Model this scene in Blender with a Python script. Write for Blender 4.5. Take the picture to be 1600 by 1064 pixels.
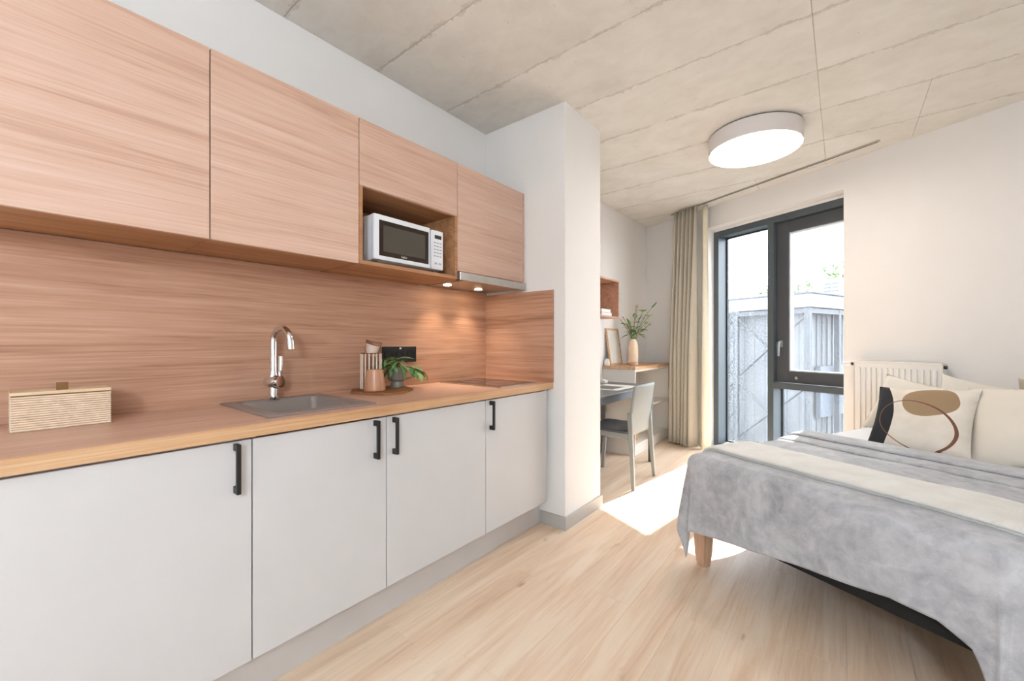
import bpy, bmesh, math, random
from math import sin, cos, pi, radians, hypot, atan2, sqrt
from mathutils import Vector, Matrix, noise

random.seed(7)
for o in list(bpy.data.objects): bpy.data.objects.remove(o)
SC = bpy.context.scene
COL = SC.collection

# ------------------------------------------------------------------ camera
cam_d = bpy.data.cameras.new('camera'); cam = bpy.data.objects.new('camera', cam_d); COL.objects.link(cam)
YAW = math.atan(516/645)
cam.location = (0, 0, 1.2); cam.rotation_euler = (pi/2, 0, YAW)
cam_d.sensor_width = 36; cam_d.lens = 36*645/1600; cam_d.shift_y = 2.5/1600
cam_d.clip_start = .02
SC.camera = cam

# ------------------------------------------------------------------ frames
TX, TY = .9012, -.4334          # along the window wall, to the right
RZW = atan2(TY, TX)
MW = Matrix.Rotation(RZW, 4, 'Z')   # window-wall frame: x = along wall, y = towards window, z up
def W(t, n, z=0): return MW @ Vector((t, n, z))

# ------------------------------------------------------------------ world, sun, exposure
SC.view_settings.view_transform = 'Standard'
SC.view_settings.look = 'None'
SC.view_settings.gamma = 1
SC.view_settings.use_curve_mapping = False
SC.view_settings.exposure = 1.0
wd = bpy.data.worlds.new('sky'); SC.world = wd; wd.use_nodes = True
nt = wd.node_tree; nt.nodes.clear()
bg = nt.nodes.new('ShaderNodeBackground'); wo = nt.nodes.new('ShaderNodeOutputWorld')
bg.inputs[0].default_value = (.91, .955, 1, 1); bg.inputs[1].default_value = 5.6
nt.links.new(bg.outputs[0], wo.inputs[0])
SUN_E = radians(42.6)
sd = (W(.300, -.954)).normalized()          # horizontal travel of the sunlight
sunv = Vector((sd.x*cos(SUN_E), sd.y*cos(SUN_E), -sin(SUN_E)))
sl = bpy.data.lights.new('sun', 'SUN'); sl.energy = 12; sl.angle = radians(.6); sl.color = (1, .94, .85)
so = bpy.data.objects.new('sun', sl); COL.objects.link(so); so.rotation_euler = sunv.to_track_quat('-Z', 'Y').to_euler()
so.location = (-6, 14, 12)
LAMP_L = 9.0
FILL_L = 64.0  # strength of the added fill globe behind the viewer
SPOT_W = 5.0

# ------------------------------------------------------------------ materials
def S(h):
    c = [int(h[i:i+2], 16)/255 for i in (0, 2, 4)]
    return tuple((x/12.92 if x <= .04045 else ((x+.055)/1.055)**2.4) for x in c)+(1,)
class NT:
    def __init__(s, name):
        s.m = bpy.data.materials.new(name); s.m.use_nodes = True
        s.t = s.m.node_tree; s.t.nodes.clear()
        s.out = s.n('ShaderNodeOutputMaterial'); s.b = s.n('ShaderNodeBsdfPrincipled')
        s.l(s.b.outputs[0], s.out.inputs[0])
    def n(s, k, **kw):
        x = s.t.nodes.new(k)
        for a, v in kw.items(): setattr(x, a, v)
        return x
    def l(s, a, b): s.t.links.new(a, b)
    def coords(s, scale=(1,1,1), rnd=True):
        tc = s.n('ShaderNodeTexCoord'); mp = s.n('ShaderNodeMapping')
        mp.inputs['Scale'].default_value = scale
        if rnd:
            oi = s.n('ShaderNodeObjectInfo'); ml = s.n('ShaderNodeVectorMath', operation='SCALE'); ad = s.n('ShaderNodeVectorMath', operation='ADD')
            cb = s.n('ShaderNodeCombineXYZ')
            for i in range(3): s.l(oi.outputs['Random'], cb.inputs[i])
            ml.inputs['Scale'].default_value = 17.3
            s.l(cb.outputs[0], ml.inputs[0]); s.l(tc.outputs['Object'], ad.inputs[0]); s.l(ml.outputs[0], ad.inputs[1])
            s.l(ad.outputs[0], mp.inputs[0])
        else: s.l(tc.outputs['Object'], mp.inputs[0])
        return mp.outputs[0]
    def noise(s, vec, scale, detail=4, rough=.55, dist=0):
        x = s.n('ShaderNodeTexNoise'); x.inputs['Scale'].default_value = scale; x.inputs['Detail'].default_value = detail
        x.inputs['Roughness'].default_value = rough; x.inputs['Distortion'].default_value = dist
        s.l(vec, x.inputs['Vector']); return x.outputs['Fac']
    def ramp(s, fac, stops):
        r = s.n('ShaderNodeValToRGB'); e = r.color_ramp.elements
        while len(e) < len(stops): e.new(.5)
        for i, (p, c) in enumerate(stops): e[i].position = p; e[i].color = c
        s.l(fac, r.inputs[0]); return r.outputs[0]
    def mix(s, fac, a, b, mode='MIX'):
        x = s.n('ShaderNodeMix', data_type='RGBA', blend_type=mode)
        for sock, v in ((x.inputs[0], fac), (x.inputs[6], a), (x.inputs[7], b)):
            if hasattr(v, 'is_output'): s.l(v, sock)
            else: sock.default_value = v
        return x.outputs[2]
    def math(s, op, a, b=None, c=None):
        x = s.n('ShaderNodeMath', operation=op)
        for i, v in enumerate((a, b, c)):
            if v is None: continue
            if hasattr(v, 'is_output'): s.l(v, x.inputs[i])
            else: x.inputs[i].default_value = v
        return x.outputs[0]
    def bump(s, fac, strength=.2, dist=.01):
        x = s.n('ShaderNodeBump'); x.inputs['Strength'].default_value = strength; x.inputs['Distance'].default_value = dist
        s.l(fac, x.inputs['Height']); s.l(x.outputs[0], s.b.inputs['Normal'])
    def color(s, c):
        if hasattr(c, 'is_output'): s.l(c, s.b.inputs['Base Color'])
        else: s.b.inputs['Base Color'].default_value = c
    def p(s, **kw):
        for k, v in kw.items(): s.b.inputs[k.replace('_', ' ')].default_value = v
        return s
def dk(c, f): return (c[0]*f, c[1]*f, c[2]*f, 1)
def plain(name, hexc, rough=.5, metal=0, var=.05, scale=6, bump=0, bscale=60, **kw):
    m = NT(name); c = S(hexc); v = m.coords()
    m.color(m.ramp(m.noise(v, scale, 3), [(.3, dk(c, 1-var)), (.7, dk(c, 1+var))]))
    m.p(Roughness=rough, Metallic=metal, **kw)
    if bump: m.bump(m.noise(v, bscale, 3), bump, .003)
    return m.m
def wood(name, cols, axis=1, rough=.45, fine=1.0, spec=.4, st=(.37, .47, .54, .64)):
    """laminate / timber with grain along an axis"""
    m = NT(name)
    a = [24.0, 24.0, 24.0]; a[axis] = .9
    b = [150*fine, 150*fine, 150*fine]; b[axis] = 3.0; c_ = [6.0]*3; c_[axis] = .35; v3 = m.coords(tuple(c_))
    v1 = m.coords(tuple(a)); v2 = m.coords(tuple(b))
    n1 = m.noise(v1, 1.0, 5, .62, .7); n2 = m.noise(v2, 1.0, 3, .6, .2)
    n3 = m.noise(v3, 1.0, 4, .6, .9)
    f = m.math('ADD', m.math('MULTIPLY', n1, .47), m.math('ADD', m.math('MULTIPLY', n2, .34), m.math('MULTIPLY', n3, .19)))
    m.color(m.ramp(f, list(zip(st, [S(c) for c in cols]))))
    m.p(Roughness=rough, Specular_IOR_Level=spec); m.bump(n2, .08, .001)
    return m.m

M = {}
M['cab_wood'] = wood('cabinet wood laminate', ['b28c77', 'c8a38e', 'd0ae9b', 'd9bcab'], 1, .5, st=(.33, .46, .55, .69))
M['splash_wood'] = wood('backsplash wood laminate', ['95684f', 'b4876c', 'bf9278', 'cba289'], 1, .48)
M['splash_wood_x'] = wood('backsplash return laminate', ['95684f', 'b4876c', 'bf9278', 'cba289'], 0, .48)
M['top_wood'] = wood('worktop wood laminate', ['b58b72', 'cba088', 'd3aa93', 'dbb6a0'], 1, .38)
M['edge_wood'] = wood('worktop edge band', ['ae8058', 'bf946c', 'c89e77', 'd2ad88'], 1, .5, 1.4)
M['oak'] = wood('pale oak', ['a97c58', 'c39a74', 'cda682', 'd6b394'], 1, .5)
M['oak_z'] = wood('pale oak upright grain', ['a98060', 'bf9678', 'c8a184', 'd2ae94'], 2, .5)
M['board_wood'] = wood('dark serving board wood', ['6f4526', '8a5a35', '97653d', 'a5744a'], 1, .5)
M['white_front'] = plain('matt white cabinet front', 'c9c6c5', .42, var=.012)
M['carcass'] = plain('cabinet carcass', 'cfcac6', .5, var=.02)
M['plinth'] = plain('plinth laminate', 'c2bbb6', .5, var=.02)
M['wall'] = plain('painted plaster', 'e9e5e1', .85, var=.012, scale=3, bump=.03, bscale=220)
M['skirt'] = plain('grey skirting', 'b3aea8', .55, var=.02)
M['black_metal'] = plain('matt black metal', '121214', .42, var=.1)
M['chrome'] = plain('chrome', 'e6e6e8', .06, 1, var=.01)
M['steel'] = plain('brushed steel', 'c0bdb9', .32, 1, var=.05, scale=30)
M['sink'] = plain('taupe granite composite', '8d7e76', .45, var=.06, scale=300)
M['black_glass'] = plain('black ceramic glass', '2a1d16', .07, var=.02)
M['black_plastic'] = plain('black plastic', '18181a', .35, var=.05)
M['white_plastic'] = plain('white plastic', 'e4e4e8', .35, var=.01)
M['grey_plastic'] = plain('grey print', 'a9a9b0', .5, var=.02)
M['dark_window'] = plain('oven window', '4c473e', .18, var=.05)
M['lens'] = None
M['frame'] = plain('anthracite window frame', '4a5256', .42, var=.03)
M['handle_grey'] = plain('grey handle', '8b8e90', .35, .3, var=.03)
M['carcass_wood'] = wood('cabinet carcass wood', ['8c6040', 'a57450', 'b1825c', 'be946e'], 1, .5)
M['sash'] = plain('dark sash frame', '43454a', .42, var=.03)
M['gasket'] = plain('black gasket', '202428', .6, var=.03)
M['white_metal'] = plain('white enamel', 'e6e3de', .35, var=.01)
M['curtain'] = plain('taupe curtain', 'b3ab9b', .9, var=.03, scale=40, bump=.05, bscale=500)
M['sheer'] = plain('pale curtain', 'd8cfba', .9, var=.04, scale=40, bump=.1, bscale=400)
M['chair'] = plain('grey chair shell', '8d8f8b', .5, var=.03)
M['chair_seat'] = plain('dark chair seat', '55575a', .4, var=.03)
M['desk'] = plain('dark grey desk', '54575b', .32, var=.04)
M['cream_cab'] = plain('white shelf board', 'ddd6cd', .5, var=.015)
M['vase'] = plain('cream ceramic', 'e8cfb4', .6, var=.04, scale=20, bump=.1, bscale=120)
M['dish'] = plain('rose clay', 'cba78c', .7, var=.06)
M['white_cer'] = plain('white ceramic', 'e5ddd6', .4, var=.02)
M['tan_cer'] = plain('tan glazed ceramic', 'b98665', .3, var=.05, scale=10)
M['grey_cer'] = plain('grey green glazed ceramic', '7a7468', .3, var=.15, scale=25)
M['soil'] = plain('potting soil', '3a2a1e', .95, var=.3, scale=80, bump=.5)
M['leaf'] = plain('plant leaf green', '6f9a56', .42, var=.3, scale=20)
M['leaf_d'] = plain('dark leaf green', '4d7440', .45, var=.3, scale=20)
M['leaf_l'] = plain('pale bud green', '9db06f', .5, var=.2, scale=30)
M['stem'] = plain('stem green', '6b7a42', .6, var=.2)
M['stem_b'] = plain('stem brown', '5e3a25', .6, var=.2)
M['copper'] = plain('copper wire', '9a5f3c', .35, .8, var=.1)
M['cream_cer'] = plain('cream cup glaze', 'dcc4b2', .4, var=.06, scale=30)
M['rib_wood'] = plain('whitewashed ribbed wood', 'e6d0b8', .6, var=.12, scale=60)
M['lid_wood'] = wood('bread box lid wood', ['bb9168', 'd9bc98', 'e2c9a8', 'ead5b8'], 1, .55)
M['leather'] = plain('brown leather tab', '7c5424', .5, var=.1)
M['bed_black'] = plain('black bed base', '060607', .8, var=.1)
M['sheet'] = plain('white cotton sheet', 'e8e7e8', .9, var=.02, bump=.06, bscale=60)
M['paper'] = plain('print paper', 'e8e4dd', .6, var=.03)
M['photo'] = plain('dark photo print', '6b6864', .5, var=.5, scale=18)
M['art'] = plain('pale art print', 'd8d2c8', .4, var=.06, scale=12)
M['book_w'] = plain('white book cover', 'dedcdc', .5, var=.02)
M['book_g'] = plain('grey book cover', '8b8f95', .5, var=.05)
M['basket'] = plain('woven straw', 'c49a66', .7, var=.2, scale=120, bump=.4, bscale=150)
M['cyl_paper'] = plain('white lamp rim', 'ded7d4', .45, var=.01)
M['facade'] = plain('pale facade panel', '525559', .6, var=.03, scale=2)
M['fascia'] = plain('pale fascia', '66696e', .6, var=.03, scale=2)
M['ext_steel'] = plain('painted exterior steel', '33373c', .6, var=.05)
M['ext_dark'] = plain('dark metal sheet', '474d57', .6, var=.08)  # dark blue-grey for the sheets and louvres
M['ac'] = plain('outdoor unit casing', '8f9296', .5, var=.02)
M['ground'] = plain('yard paving', '44484c', .9, var=.15, scale=1.5)
M['grass'] = plain('yard grass', '56613a', .9, var=.2, scale=8)
M['tree'] = plain('tree foliage', '5c7340', .7, var=.4, scale=6)
M['bark'] = plain('tree bark', '5d5046', .9, var=.2, scale=20)
M['sill_ext'] = plain('metal sill', 'c6cacc', .5, var=.02)

# floor: pale oak laminate, each plank a little different
m = NT('oak laminate floor')
v1 = m.coords((9, .8, 9), False); v2 = m.coords((85, 3, 85)); v3 = m.coords((14, 4.5, 14), False)
n1 = m.noise(v1, 1, 5, .6, .8); n2 = m.noise(v2, 1, 3, .6, .3); n3 = m.noise(v3, 1.0, 2, .5, .3)
f = m.math('ADD', m.math('MULTIPLY', n1, .7), m.math('MULTIPLY', n2, .3))
base = m.ramp(f, [(.3, S('ccab8e')), (.46, S('dfc3a8')), (.56, S('e6cfb7')), (.72, S('ecdac6'))])
knot = m.ramp(n3, [(.70, (0, 0, 0, 1)), (.80, (1, 1, 1, 1))])
base = m.mix(m.math('MULTIPLY', knot, .55), base, S('80563a'))
oi = m.n('ShaderNodeObjectInfo')
base = m.mix(1.0, base, m.ramp(oi.outputs['Random'], [(0, (.975, .975, .975, 1)), (1, (1.02, 1.015, 1.01, 1))]), 'MULTIPLY')
m.color(base); m.p(Roughness=.42, Specular_IOR_Level=.35); m.bump(n2, .06, .001)
M['floor'] = m.m
M['subfloor'] = plain('dark floor joint', 'a3835f', .9)

# ceiling: fair-faced concrete
m = NT('fair faced concrete')
v = m.coords((1, 1, 1)); vs = m.coords((2.6, 3.4, 3))
n1 = m.noise(v, 1.6, 6, .6, .4); n2 = m.noise(vs, 2.2, 6, .65, .5); n3 = m.noise(v, 38, 3, .6)
f = m.math('ADD', m.math('MULTIPLY', n1, .55), m.math('MULTIPLY', n2, .45))
base = m.ramp(f, [(.3, S('d2cdc5')), (.45, S('deDAd3')), (.58, S('e5e2dc')), (.74, S('ebe8e3'))])
pits = m.ramp(n3, [(.67, (0, 0, 0, 1)), (.74, (1, 1, 1, 1))])
pm_ = m.ramp(m.noise(v, 5, 3), [(.5, (0, 0, 0, 1)), (.62, (1, 1, 1, 1))])
pf = m.math('MULTIPLY', m.math('MULTIPLY', pits, pm_), .5)
base = m.mix(pf, base, S('8f8676'))
tcg = m.n('ShaderNodeTexCoord'); spg = m.n('ShaderNodeSeparateXYZ'); m.l(tcg.outputs['Generated'], spg.inputs[0])
gy = spg.outputs[1]; ed = m.math('MULTIPLY', m.math('MINIMUM', gy, m.math('SUBTRACT', 1.0, gy)), .52)
en = m.noise(m.coords((1, 1, 1)), 9, 5, .7)
ew = m.math('MULTIPLY', m.math('MAXIMUM', m.math('SUBTRACT', en, .44), 0.0), .13)
em = m.math('MULTIPLY', m.math('LESS_THAN', ed, ew), m.noise(m.coords((1, 1, 1)), 60, 3))
base = m.mix(m.math('MULTIPLY', em, .52), base, S('938a7b'))
m.color(base); m.p(Roughness=.8, Specular_IOR_Level=.3)
m.bump(m.math('ADD', m.math('MULTIPLY', n2, .6), m.math('MULTIPLY', pits, -.4)), .25, .004)
M['concrete'] = m.m
M['concrete_d'] = plain('concrete joint', 'b5ab9a', .9, var=.2, scale=40, bump=.5)

# grey plush blanket with brushed nap
m = NT('grey plush blanket')
v = m.coords((1, 1, 1), False)
n1 = m.noise(v, 5, 5, .65, .8); n2 = m.noise(v, 240, 2, .6); n3 = m.noise(v, 26, 4, .6, .5)
f = m.math('ADD', m.math('MULTIPLY', n1, .6), m.math('MULTIPLY', n3, .4))
m.color(m.ramp(f, [(.34, S('97979b')), (.48, S('afafb3')), (.62, S('c3c3c6'))]))
m.p(Roughness=.85, Sheen_Weight=.35, Sheen_Roughness=.4, Specular_IOR_Level=.2)
m.bump(m.math('ADD', m.math('MULTIPLY', n2, .5), m.math('MULTIPLY', n3, 1.0)), .35, .006)
M['plush'] = m.m
m = NT('cream throw'); v = m.coords((1, 1, 1), False)
wv = m.n('ShaderNodeTexWave'); wv.inputs['Scale'].default_value = 60; wv.inputs['Distortion'].default_value = .5; m.l(v, wv.inputs['Vector'])
m.color(m.ramp(m.noise(v, 10, 4), [(.35, S('dcd8d1')), (.65, S('e6e3dd'))])); m.p(Roughness=.9, Sheen_Weight=.2); m.bump(wv.outputs['Fac'], .25, .003)
M['throw'] = m.m
M['cushion'] = plain('cream cushion cotton', 'e6ddd0', .9, var=.03, bump=.12, bscale=90)
M['cushion_w'] = plain('off white cushion cotton', 'e6dfd3', .9, var=.03, bump=.12, bscale=90)
M['taupe_cloth'] = plain('taupe reverse cotton', 'b0a592', .9, var=.04, bump=.12, bscale=90)
# printed cushion
m = NT('printed cushion cotton')
tc = m.n('ShaderNodeTexCoord'); sp = m.n('ShaderNodeSeparateXYZ'); m.l(tc.outputs['Object'], sp.inputs[0])
mt = m.math
u = mt('ADD', mt('DIVIDE', sp.outputs[0], .44), .5); vv = mt('ADD', mt('DIVIDE', sp.outputs[2], .42), .5)
col = m.ramp(m.noise(tc.outputs['Object'], 12, 3), [(.35, S('e0d6c8')), (.65, S('e8e0d4'))])
# tan blob: rotated superellipse
du = mt('SUBTRACT', u, .60); dv = mt('SUBTRACT', vv, .715)
ru = mt('ADD', mt('MULTIPLY', du, .955), mt('MULTIPLY', dv, .30)); rv = mt('SUBTRACT', mt('MULTIPLY', dv, .955), mt('MULTIPLY', du, .30))
e = mt('ADD', mt('POWER', mt('ABSOLUTE', mt('DIVIDE', ru, .265)), 2.6), mt('POWER', mt('ABSOLUTE', mt('DIVIDE', rv, .225)), 2.3))
col = m.mix(mt('LESS_THAN', e, 1.0), col, S('a08567'))
# black patch on the left
bnd = mt('SUBTRACT', .275, mt('MULTIPLY', mt('POWER', mt('ABSOLUTE', mt('SUBTRACT', vv, .42)), 2.0), .5))
col = m.mix(mt('LESS_THAN', u, bnd), col, S('26272b'))
# brown loop
su = mt('ADD', mt('SUBTRACT', u, .50), mt('MULTIPLY', mt('SUBTRACT', vv, .36), .30))
r2 = mt('SQRT', mt('ADD', mt('POWER', mt('DIVIDE', su, .365), 2.0), mt('POWER', mt('DIVIDE', mt('SUBTRACT', vv, .36), .345), 2.0)))
wid = mt('ADD', .017, mt('MULTIPLY', mt('MAXIMUM', su, 0.0), .075))
col = m.mix(mt('LESS_THAN', mt('ABSOLUTE', mt('SUBTRACT', r2, 1.0)), wid), col, S('7a5240'))
m.color(col); m.p(Roughness=.9); M['cushion_print'] = m.m

# window glass: clear pane with a fresnel reflection and a thin, uneven, hazy translucent film
m = NT('window glass')
tr = m.n('ShaderNodeBsdfTransparent'); gl = m.n('ShaderNodeBsdfGlossy'); fr = m.n('ShaderNodeLayerWeight'); mx = m.n('ShaderNodeMixShader')
df = m.n('ShaderNodeBsdfTranslucent'); mx2 = m.n('ShaderNodeMixShader')
tr.inputs[0].default_value = (.96, .98, 1, 1); gl.inputs['Roughness'].default_value = .01; fr.inputs['Blend'].default_value = .5
df.inputs[0].default_value = (.9, .95, 1, 1)
dn = m.noise(m.coords((1.5, 1.5, .7)), 1.5, 3)
m.l(m.math('MULTIPLY', dn, .025), mx2.inputs[0]); m.l(tr.outputs[0], mx2.inputs[1]); m.l(df.outputs[0], mx2.inputs[2])
m.l(m.math('MULTIPLY_ADD', m.math('POWER', fr.outputs['Facing'], 5.0), .5, .035), mx.inputs[0]); m.l(mx2.outputs[0], mx.inputs[1]); m.l(gl.outputs[0], mx.inputs[2]); m.l(mx.outputs[0], m.out.inputs[0])
M['glass'] = m.m
def emis(name, col, st):
    m = NT(name); m.color(col); m.b.inputs['Emission Color'].default_value = col; m.b.inputs['Emission Strength'].default_value = st
    m.p(Roughness=.5); return m.m
M['diffuser'] = emis('lamp diffuser', (1, .94, .87, 1), LAMP_L)
M['fill_glow'] = emis('added fill glow', (.74, .87, 1, 1), FILL_L)  # cool glow of the added, unseen fill globe
M['spotlens'] = emis('hood spot lens', (1, .78, .5, 1), 25)

# ------------------------------------------------------------------ mesh helpers
FR = {}      # world matrix of every thing / part
class MB:
    """collects shapes given in a frame (default world) and links them as one mesh object"""
    def __init__(s, frame=None): s.bm = bmesh.new(); s.f = frame or Matrix.Identity(4)
    def merge(s, b, mat=None):
        if mat is not None: bmesh.ops.transform(b, matrix=mat, verts=b.verts)
        me = bpy.data.meshes.new('tmp'); b.to_mesh(me); b.free(); s.bm.from_mesh(me); bpy.data.meshes.remove(me)
        return s
    def box(s, x0, x1, y0, y1, z0, z1, bev=0, seg=1, mat=None):
        b = bmesh.new(); bmesh.ops.create_cube(b, size=1)
        for v in b.verts:
            v.co = Vector((x0+(v.co.x+.5)*(x1-x0), y0+(v.co.y+.5)*(y1-y0), z0+(v.co.z+.5)*(z1-z0)))
        if bev: bmesh.ops.bevel(b, geom=list(b.edges), offset=bev, segments=seg, affect='EDGES', profile=.5)
        return s.merge(b, mat)
    def lathe(s, prof, c=(0,0,0), seg=28, mat=None, cap=True):
        b = bmesh.new(); rings = []
        for r, z in prof:
            if r < 1e-5: rings.append([b.verts.new((0, 0, z))])
            else: rings.append([b.verts.new((r*cos(2*pi*k/seg), r*sin(2*pi*k/seg), z)) for k in range(seg)])
        for A, B in zip(rings, rings[1:]):
            for k in range(seg):
                k2 = (k+1) % seg
                if len(A) == 1 and len(B) == 1: continue
                if len(A) == 1: b.faces.new((A[0], B[k2], B[k]))
                elif len(B) == 1: b.faces.new((A[k], A[k2], B[0]))
                else: b.faces.new((A[k], A[k2], B[k2], B[k]))
        if cap:
            for R_ in (rings[0], rings[-1]):
                if len(R_) > 1: b.faces.new(R_)
        bmesh.ops.recalc_face_normals(b, faces=b.faces)
        mm = Matrix.Translation(c)
        if mat is not None: mm = mm @ mat
        return s.merge(b, mm)
    def tube(s, pts, r, seg=10, cap=True, closed=False):
        pts = [Vector(p) for p in pts]; n = len(pts); b = bmesh.new(); rings = []
        rr = r if isinstance(r, (list, tuple)) else [r]*n
        up = Vector((0, 0, 1)); prev = None
        for i in range(n):
            if closed: d = pts[(i+1) % n]-pts[i-1]
            else: d = pts[min(i+1, n-1)]-pts[max(i-1, 0)]
            d.normalize()
            if prev is None:
                a = d.cross(up) if abs(d.z) < .95 else d.cross(Vector((1, 0, 0)))
            else: a = prev - d*prev.dot(d)
            a.normalize(); prev = a; c = d.cross(a)
            rings.append([b.verts.new(pts[i]+(a*cos(2*pi*k/seg)+c*sin(2*pi*k/seg))*rr[i]) for k in range(seg)])
        pr = list(zip(rings, rings[1:]))+([(rings[-1], rings[0])] if closed else [])
        for A, B in pr:
            for k in range(seg): b.faces.new((A[k], A[(k+1) % seg], B[(k+1) % seg], B[k]))
        if cap and not closed: b.faces.new(rings[0]); b.faces.new(rings[-1])
        bmesh.ops.recalc_face_normals(b, faces=b.faces)
        return s.merge(b)
    def grid(s, fn, nu, nv, wrap=False):
        b = bmesh.new()
        g = [[b.verts.new(fn(i/nu, j/nv)) for j in range(nv+1)] for i in range(nu+1)]
        for i in range(nu):
            for j in range(nv): b.faces.new((g[i][j], g[i+1][j], g[i+1][j+1], g[i][j+1]))
        if wrap: bmesh.ops.remove_doubles(b, verts=b.verts, dist=1e-5)
        bmesh.ops.recalc_face_normals(b, faces=b.faces)
        return s.merge(b)
    def prism(s, pts, h, axis='z', mat=None):
        """polygon (in xy) extruded by h along z"""
        b = bmesh.new(); lo = [b.verts.new((x, y, 0)) for x, y in pts]; hi = [b.verts.new((x, y, h)) for x, y in pts]
        b.faces.new(lo[::-1]); b.faces.new(hi); n = len(pts)
        for k in range(n): b.faces.new((lo[k], lo[(k+1) % n], hi[(k+1) % n], hi[k]))
        bmesh.ops.recalc_face_normals(b, faces=b.faces)
        return s.merge(b, mat)
    def build(s, name, mat, parent=None, smooth=False, solid=0, angle=40, label=None, kind=None):
        me = bpy.data.meshes.new(name)
        mm = s.f.copy()
        if parent is not None: mm = FR[parent.name].inverted() @ mm
        bmesh.ops.transform(s.bm, matrix=mm, verts=s.bm.verts)
        s.bm.to_mesh(me); s.bm.free()
        me.materials.append(M[mat] if isinstance(mat, str) else mat)
        o = bpy.data.objects.new(name, me); COL.objects.link(o)
        if parent is not None: o.parent = parent; FR[o.name] = FR[parent.name]
        else: FR[o.name] = Matrix.Identity(4)
        if smooth:
            for p in me.polygons: p.use_smooth = True
            if hasattr(me, 'set_sharp_from_angle'): me.set_sharp_from_angle(angle=radians(angle))
        if solid:
            md = o.modifiers.new('thickness', 'SOLIDIFY'); md.thickness = solid; md.offset = 0
        if label: o['label'] = label
        if kind: o['kind'] = kind
        return o
def thing(name, label, cat, loc=(0, 0, 0), rz=0, group=None):
    o = bpy.data.objects.new(name, None); COL.objects.link(o)
    o.location = loc; o.rotation_euler = (0, 0, rz); o.empty_display_size = .1
    FR[o.name] = Matrix.Translation(loc) @ Matrix.Rotation(rz, 4, 'Z')
    o['label'] = label; o['category'] = cat
    if group: o['group'] = group
    return o
def tag(o, label, cat, group=None):
    o['label'] = label; o['category'] = cat
    if group: o['group'] = group
    return o
def struct(o): o['kind'] = 'structure'; return o
def set_origin(o, loc):
    """move a top-level mesh's origin to its base without moving the shape"""
    o.data.transform(Matrix.Translation(-Vector(loc))); o.location = loc; FR[o.name] = Matrix.Translation(loc)
    return o
def cutb(bm, p, no):
    """throw away what lies on the side of the plane the normal points to"""
    bmesh.ops.bisect_plane(bm, geom=list(bm.verts)+list(bm.edges)+list(bm.faces), plane_co=p, plane_no=no, clear_outer=True)
    ed = [e for e in bm.edges if e.is_boundary]
    if ed: bmesh.ops.holes_fill(bm, edges=ed)

# ================================================================== ROOM SHELL
WX = -2.07; RX = 1.62; BY = -2.3; CH = 2.74; YP0, YP1, XP = 2.271, 2.763, -1.382; WN = 4.07
wno = Vector((-TY, TX, 0))
# floor: planks along the kitchen
fl = struct(MB().prism([(WX, BY), (RX, BY), (RX, 3.74), (-2.07, 5.52)], .012, mat=Matrix.Translation((0, 0, -.022))).build('floor', 'subfloor'))
PW, PL = .192, 1.29
k = 0; x = -.3705 - PW*9
while x < RX:
    off = (k*.47) % 1.0
    y = BY - PL*off
    while y < 5.7:
        x0, x1 = max(x, WX)+.0002, min(x+PW, RX)-.0002
        y0, y1 = max(y, BY)+.0002, min(y+PL, 5.7)-.0002
        if x1-x0 > .01 and y1-y0 > .03:
            b = MB().box(x0, x1, y0, y1, -.010, 0, .0005)
            far = max(Vector((x0, y1, 0)).dot(wno), Vector((x1, y1, 0)).dot(wno))
            near = min(Vector((x0, y0, 0)).dot(wno), Vector((x1, y0, 0)).dot(wno))
            if near < WN-.01:
                if far > WN: cutb(b.bm, wno*(WN-.001), wno)
                b.build('floor_plank', 'floor', fl)
        y += PL
    x += PW; k += 1
# ceiling slab and the imprint of the shuttering panels
ce = struct(MB().prism([(WX, BY), (RX, BY), (RX, 3.74), (-2.07, 5.52)], .08, mat=Matrix.Translation((0, 0, CH+.006))).build('ceiling', 'concrete_d'))
rows = [-2.3, -1.72, -1.2, -.68, -.17, .34, .852, 1.355, 1.887, 2.395, 2.913, 3.418, 3.95, 4.50, 5.05, 5.6]
for i, (a, b_) in enumerate(zip(rows, rows[1:])):
    xs = [WX, -.11, RX] if 1.8 < a < 3.3 else ([WX, -.11, .41, RX] if 3.3 < a < 4.4 else [WX, -.9+.25*(i % 3), RX])
    if a < 1.8: xs = [WX, RX] if a > .8 else [WX, -.1, RX]
    for xa, xb in zip(xs, xs[1:]):
        g = .0006
        zz = random.uniform(0, .0015)
        b = MB().box(xa+g, xb-g, a+g, b_-g, CH+zz, CH+.0075, .0015)
        far = Vector((xb, b_, 0)).dot(wno); near = min(Vector((xa, a, 0)).dot(wno), Vector((xb, a, 0)).dot(wno))
        if near < WN-.005:
            if far > WN: cutb(b.bm, wno*(WN-.001), wno)
            b.build('concrete_panel', 'concrete', ce)
# walls
struct(MB().box(WX-.15, WX, BY-.15, 6.0, -.05, CH+.09).build('wall_left', 'wall'))
struct(MB().box(WX+.0, XP, YP0, YP1, 0, CH+.002, .003).build('wall_pier', 'wall'))
struct(MB().box(RX, RX+.15, BY-.15, 4.3, -.05, CH+.09).build('wall_right', 'wall'))
struct(MB().box(WX, RX, BY-.15, BY, -.05, CH+.09).build('wall_back', 'wall'))
b = MB(MW); T0, T1, ZT = -3.318, -1.947, 2.503; WT = .36
b.box(-4.7, T0, WN, WN+WT, -.05, CH+.09); b.box(T1, .30, WN, WN+.128, -.05, CH+.09); b.box(-1.868, .30, WN+.128, WN+WT, -.05, CH+.09); b.box(T0, T1, WN, WN+.128, ZT, CH+.09); b.box(T0, -1.868, WN+.128, WN+WT, ZT, CH+.09); b.box(T0, -1.868, WN+.02, WN+WT, -.12, -.012)
struct(b.build('wall_window', 'wall'))
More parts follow.
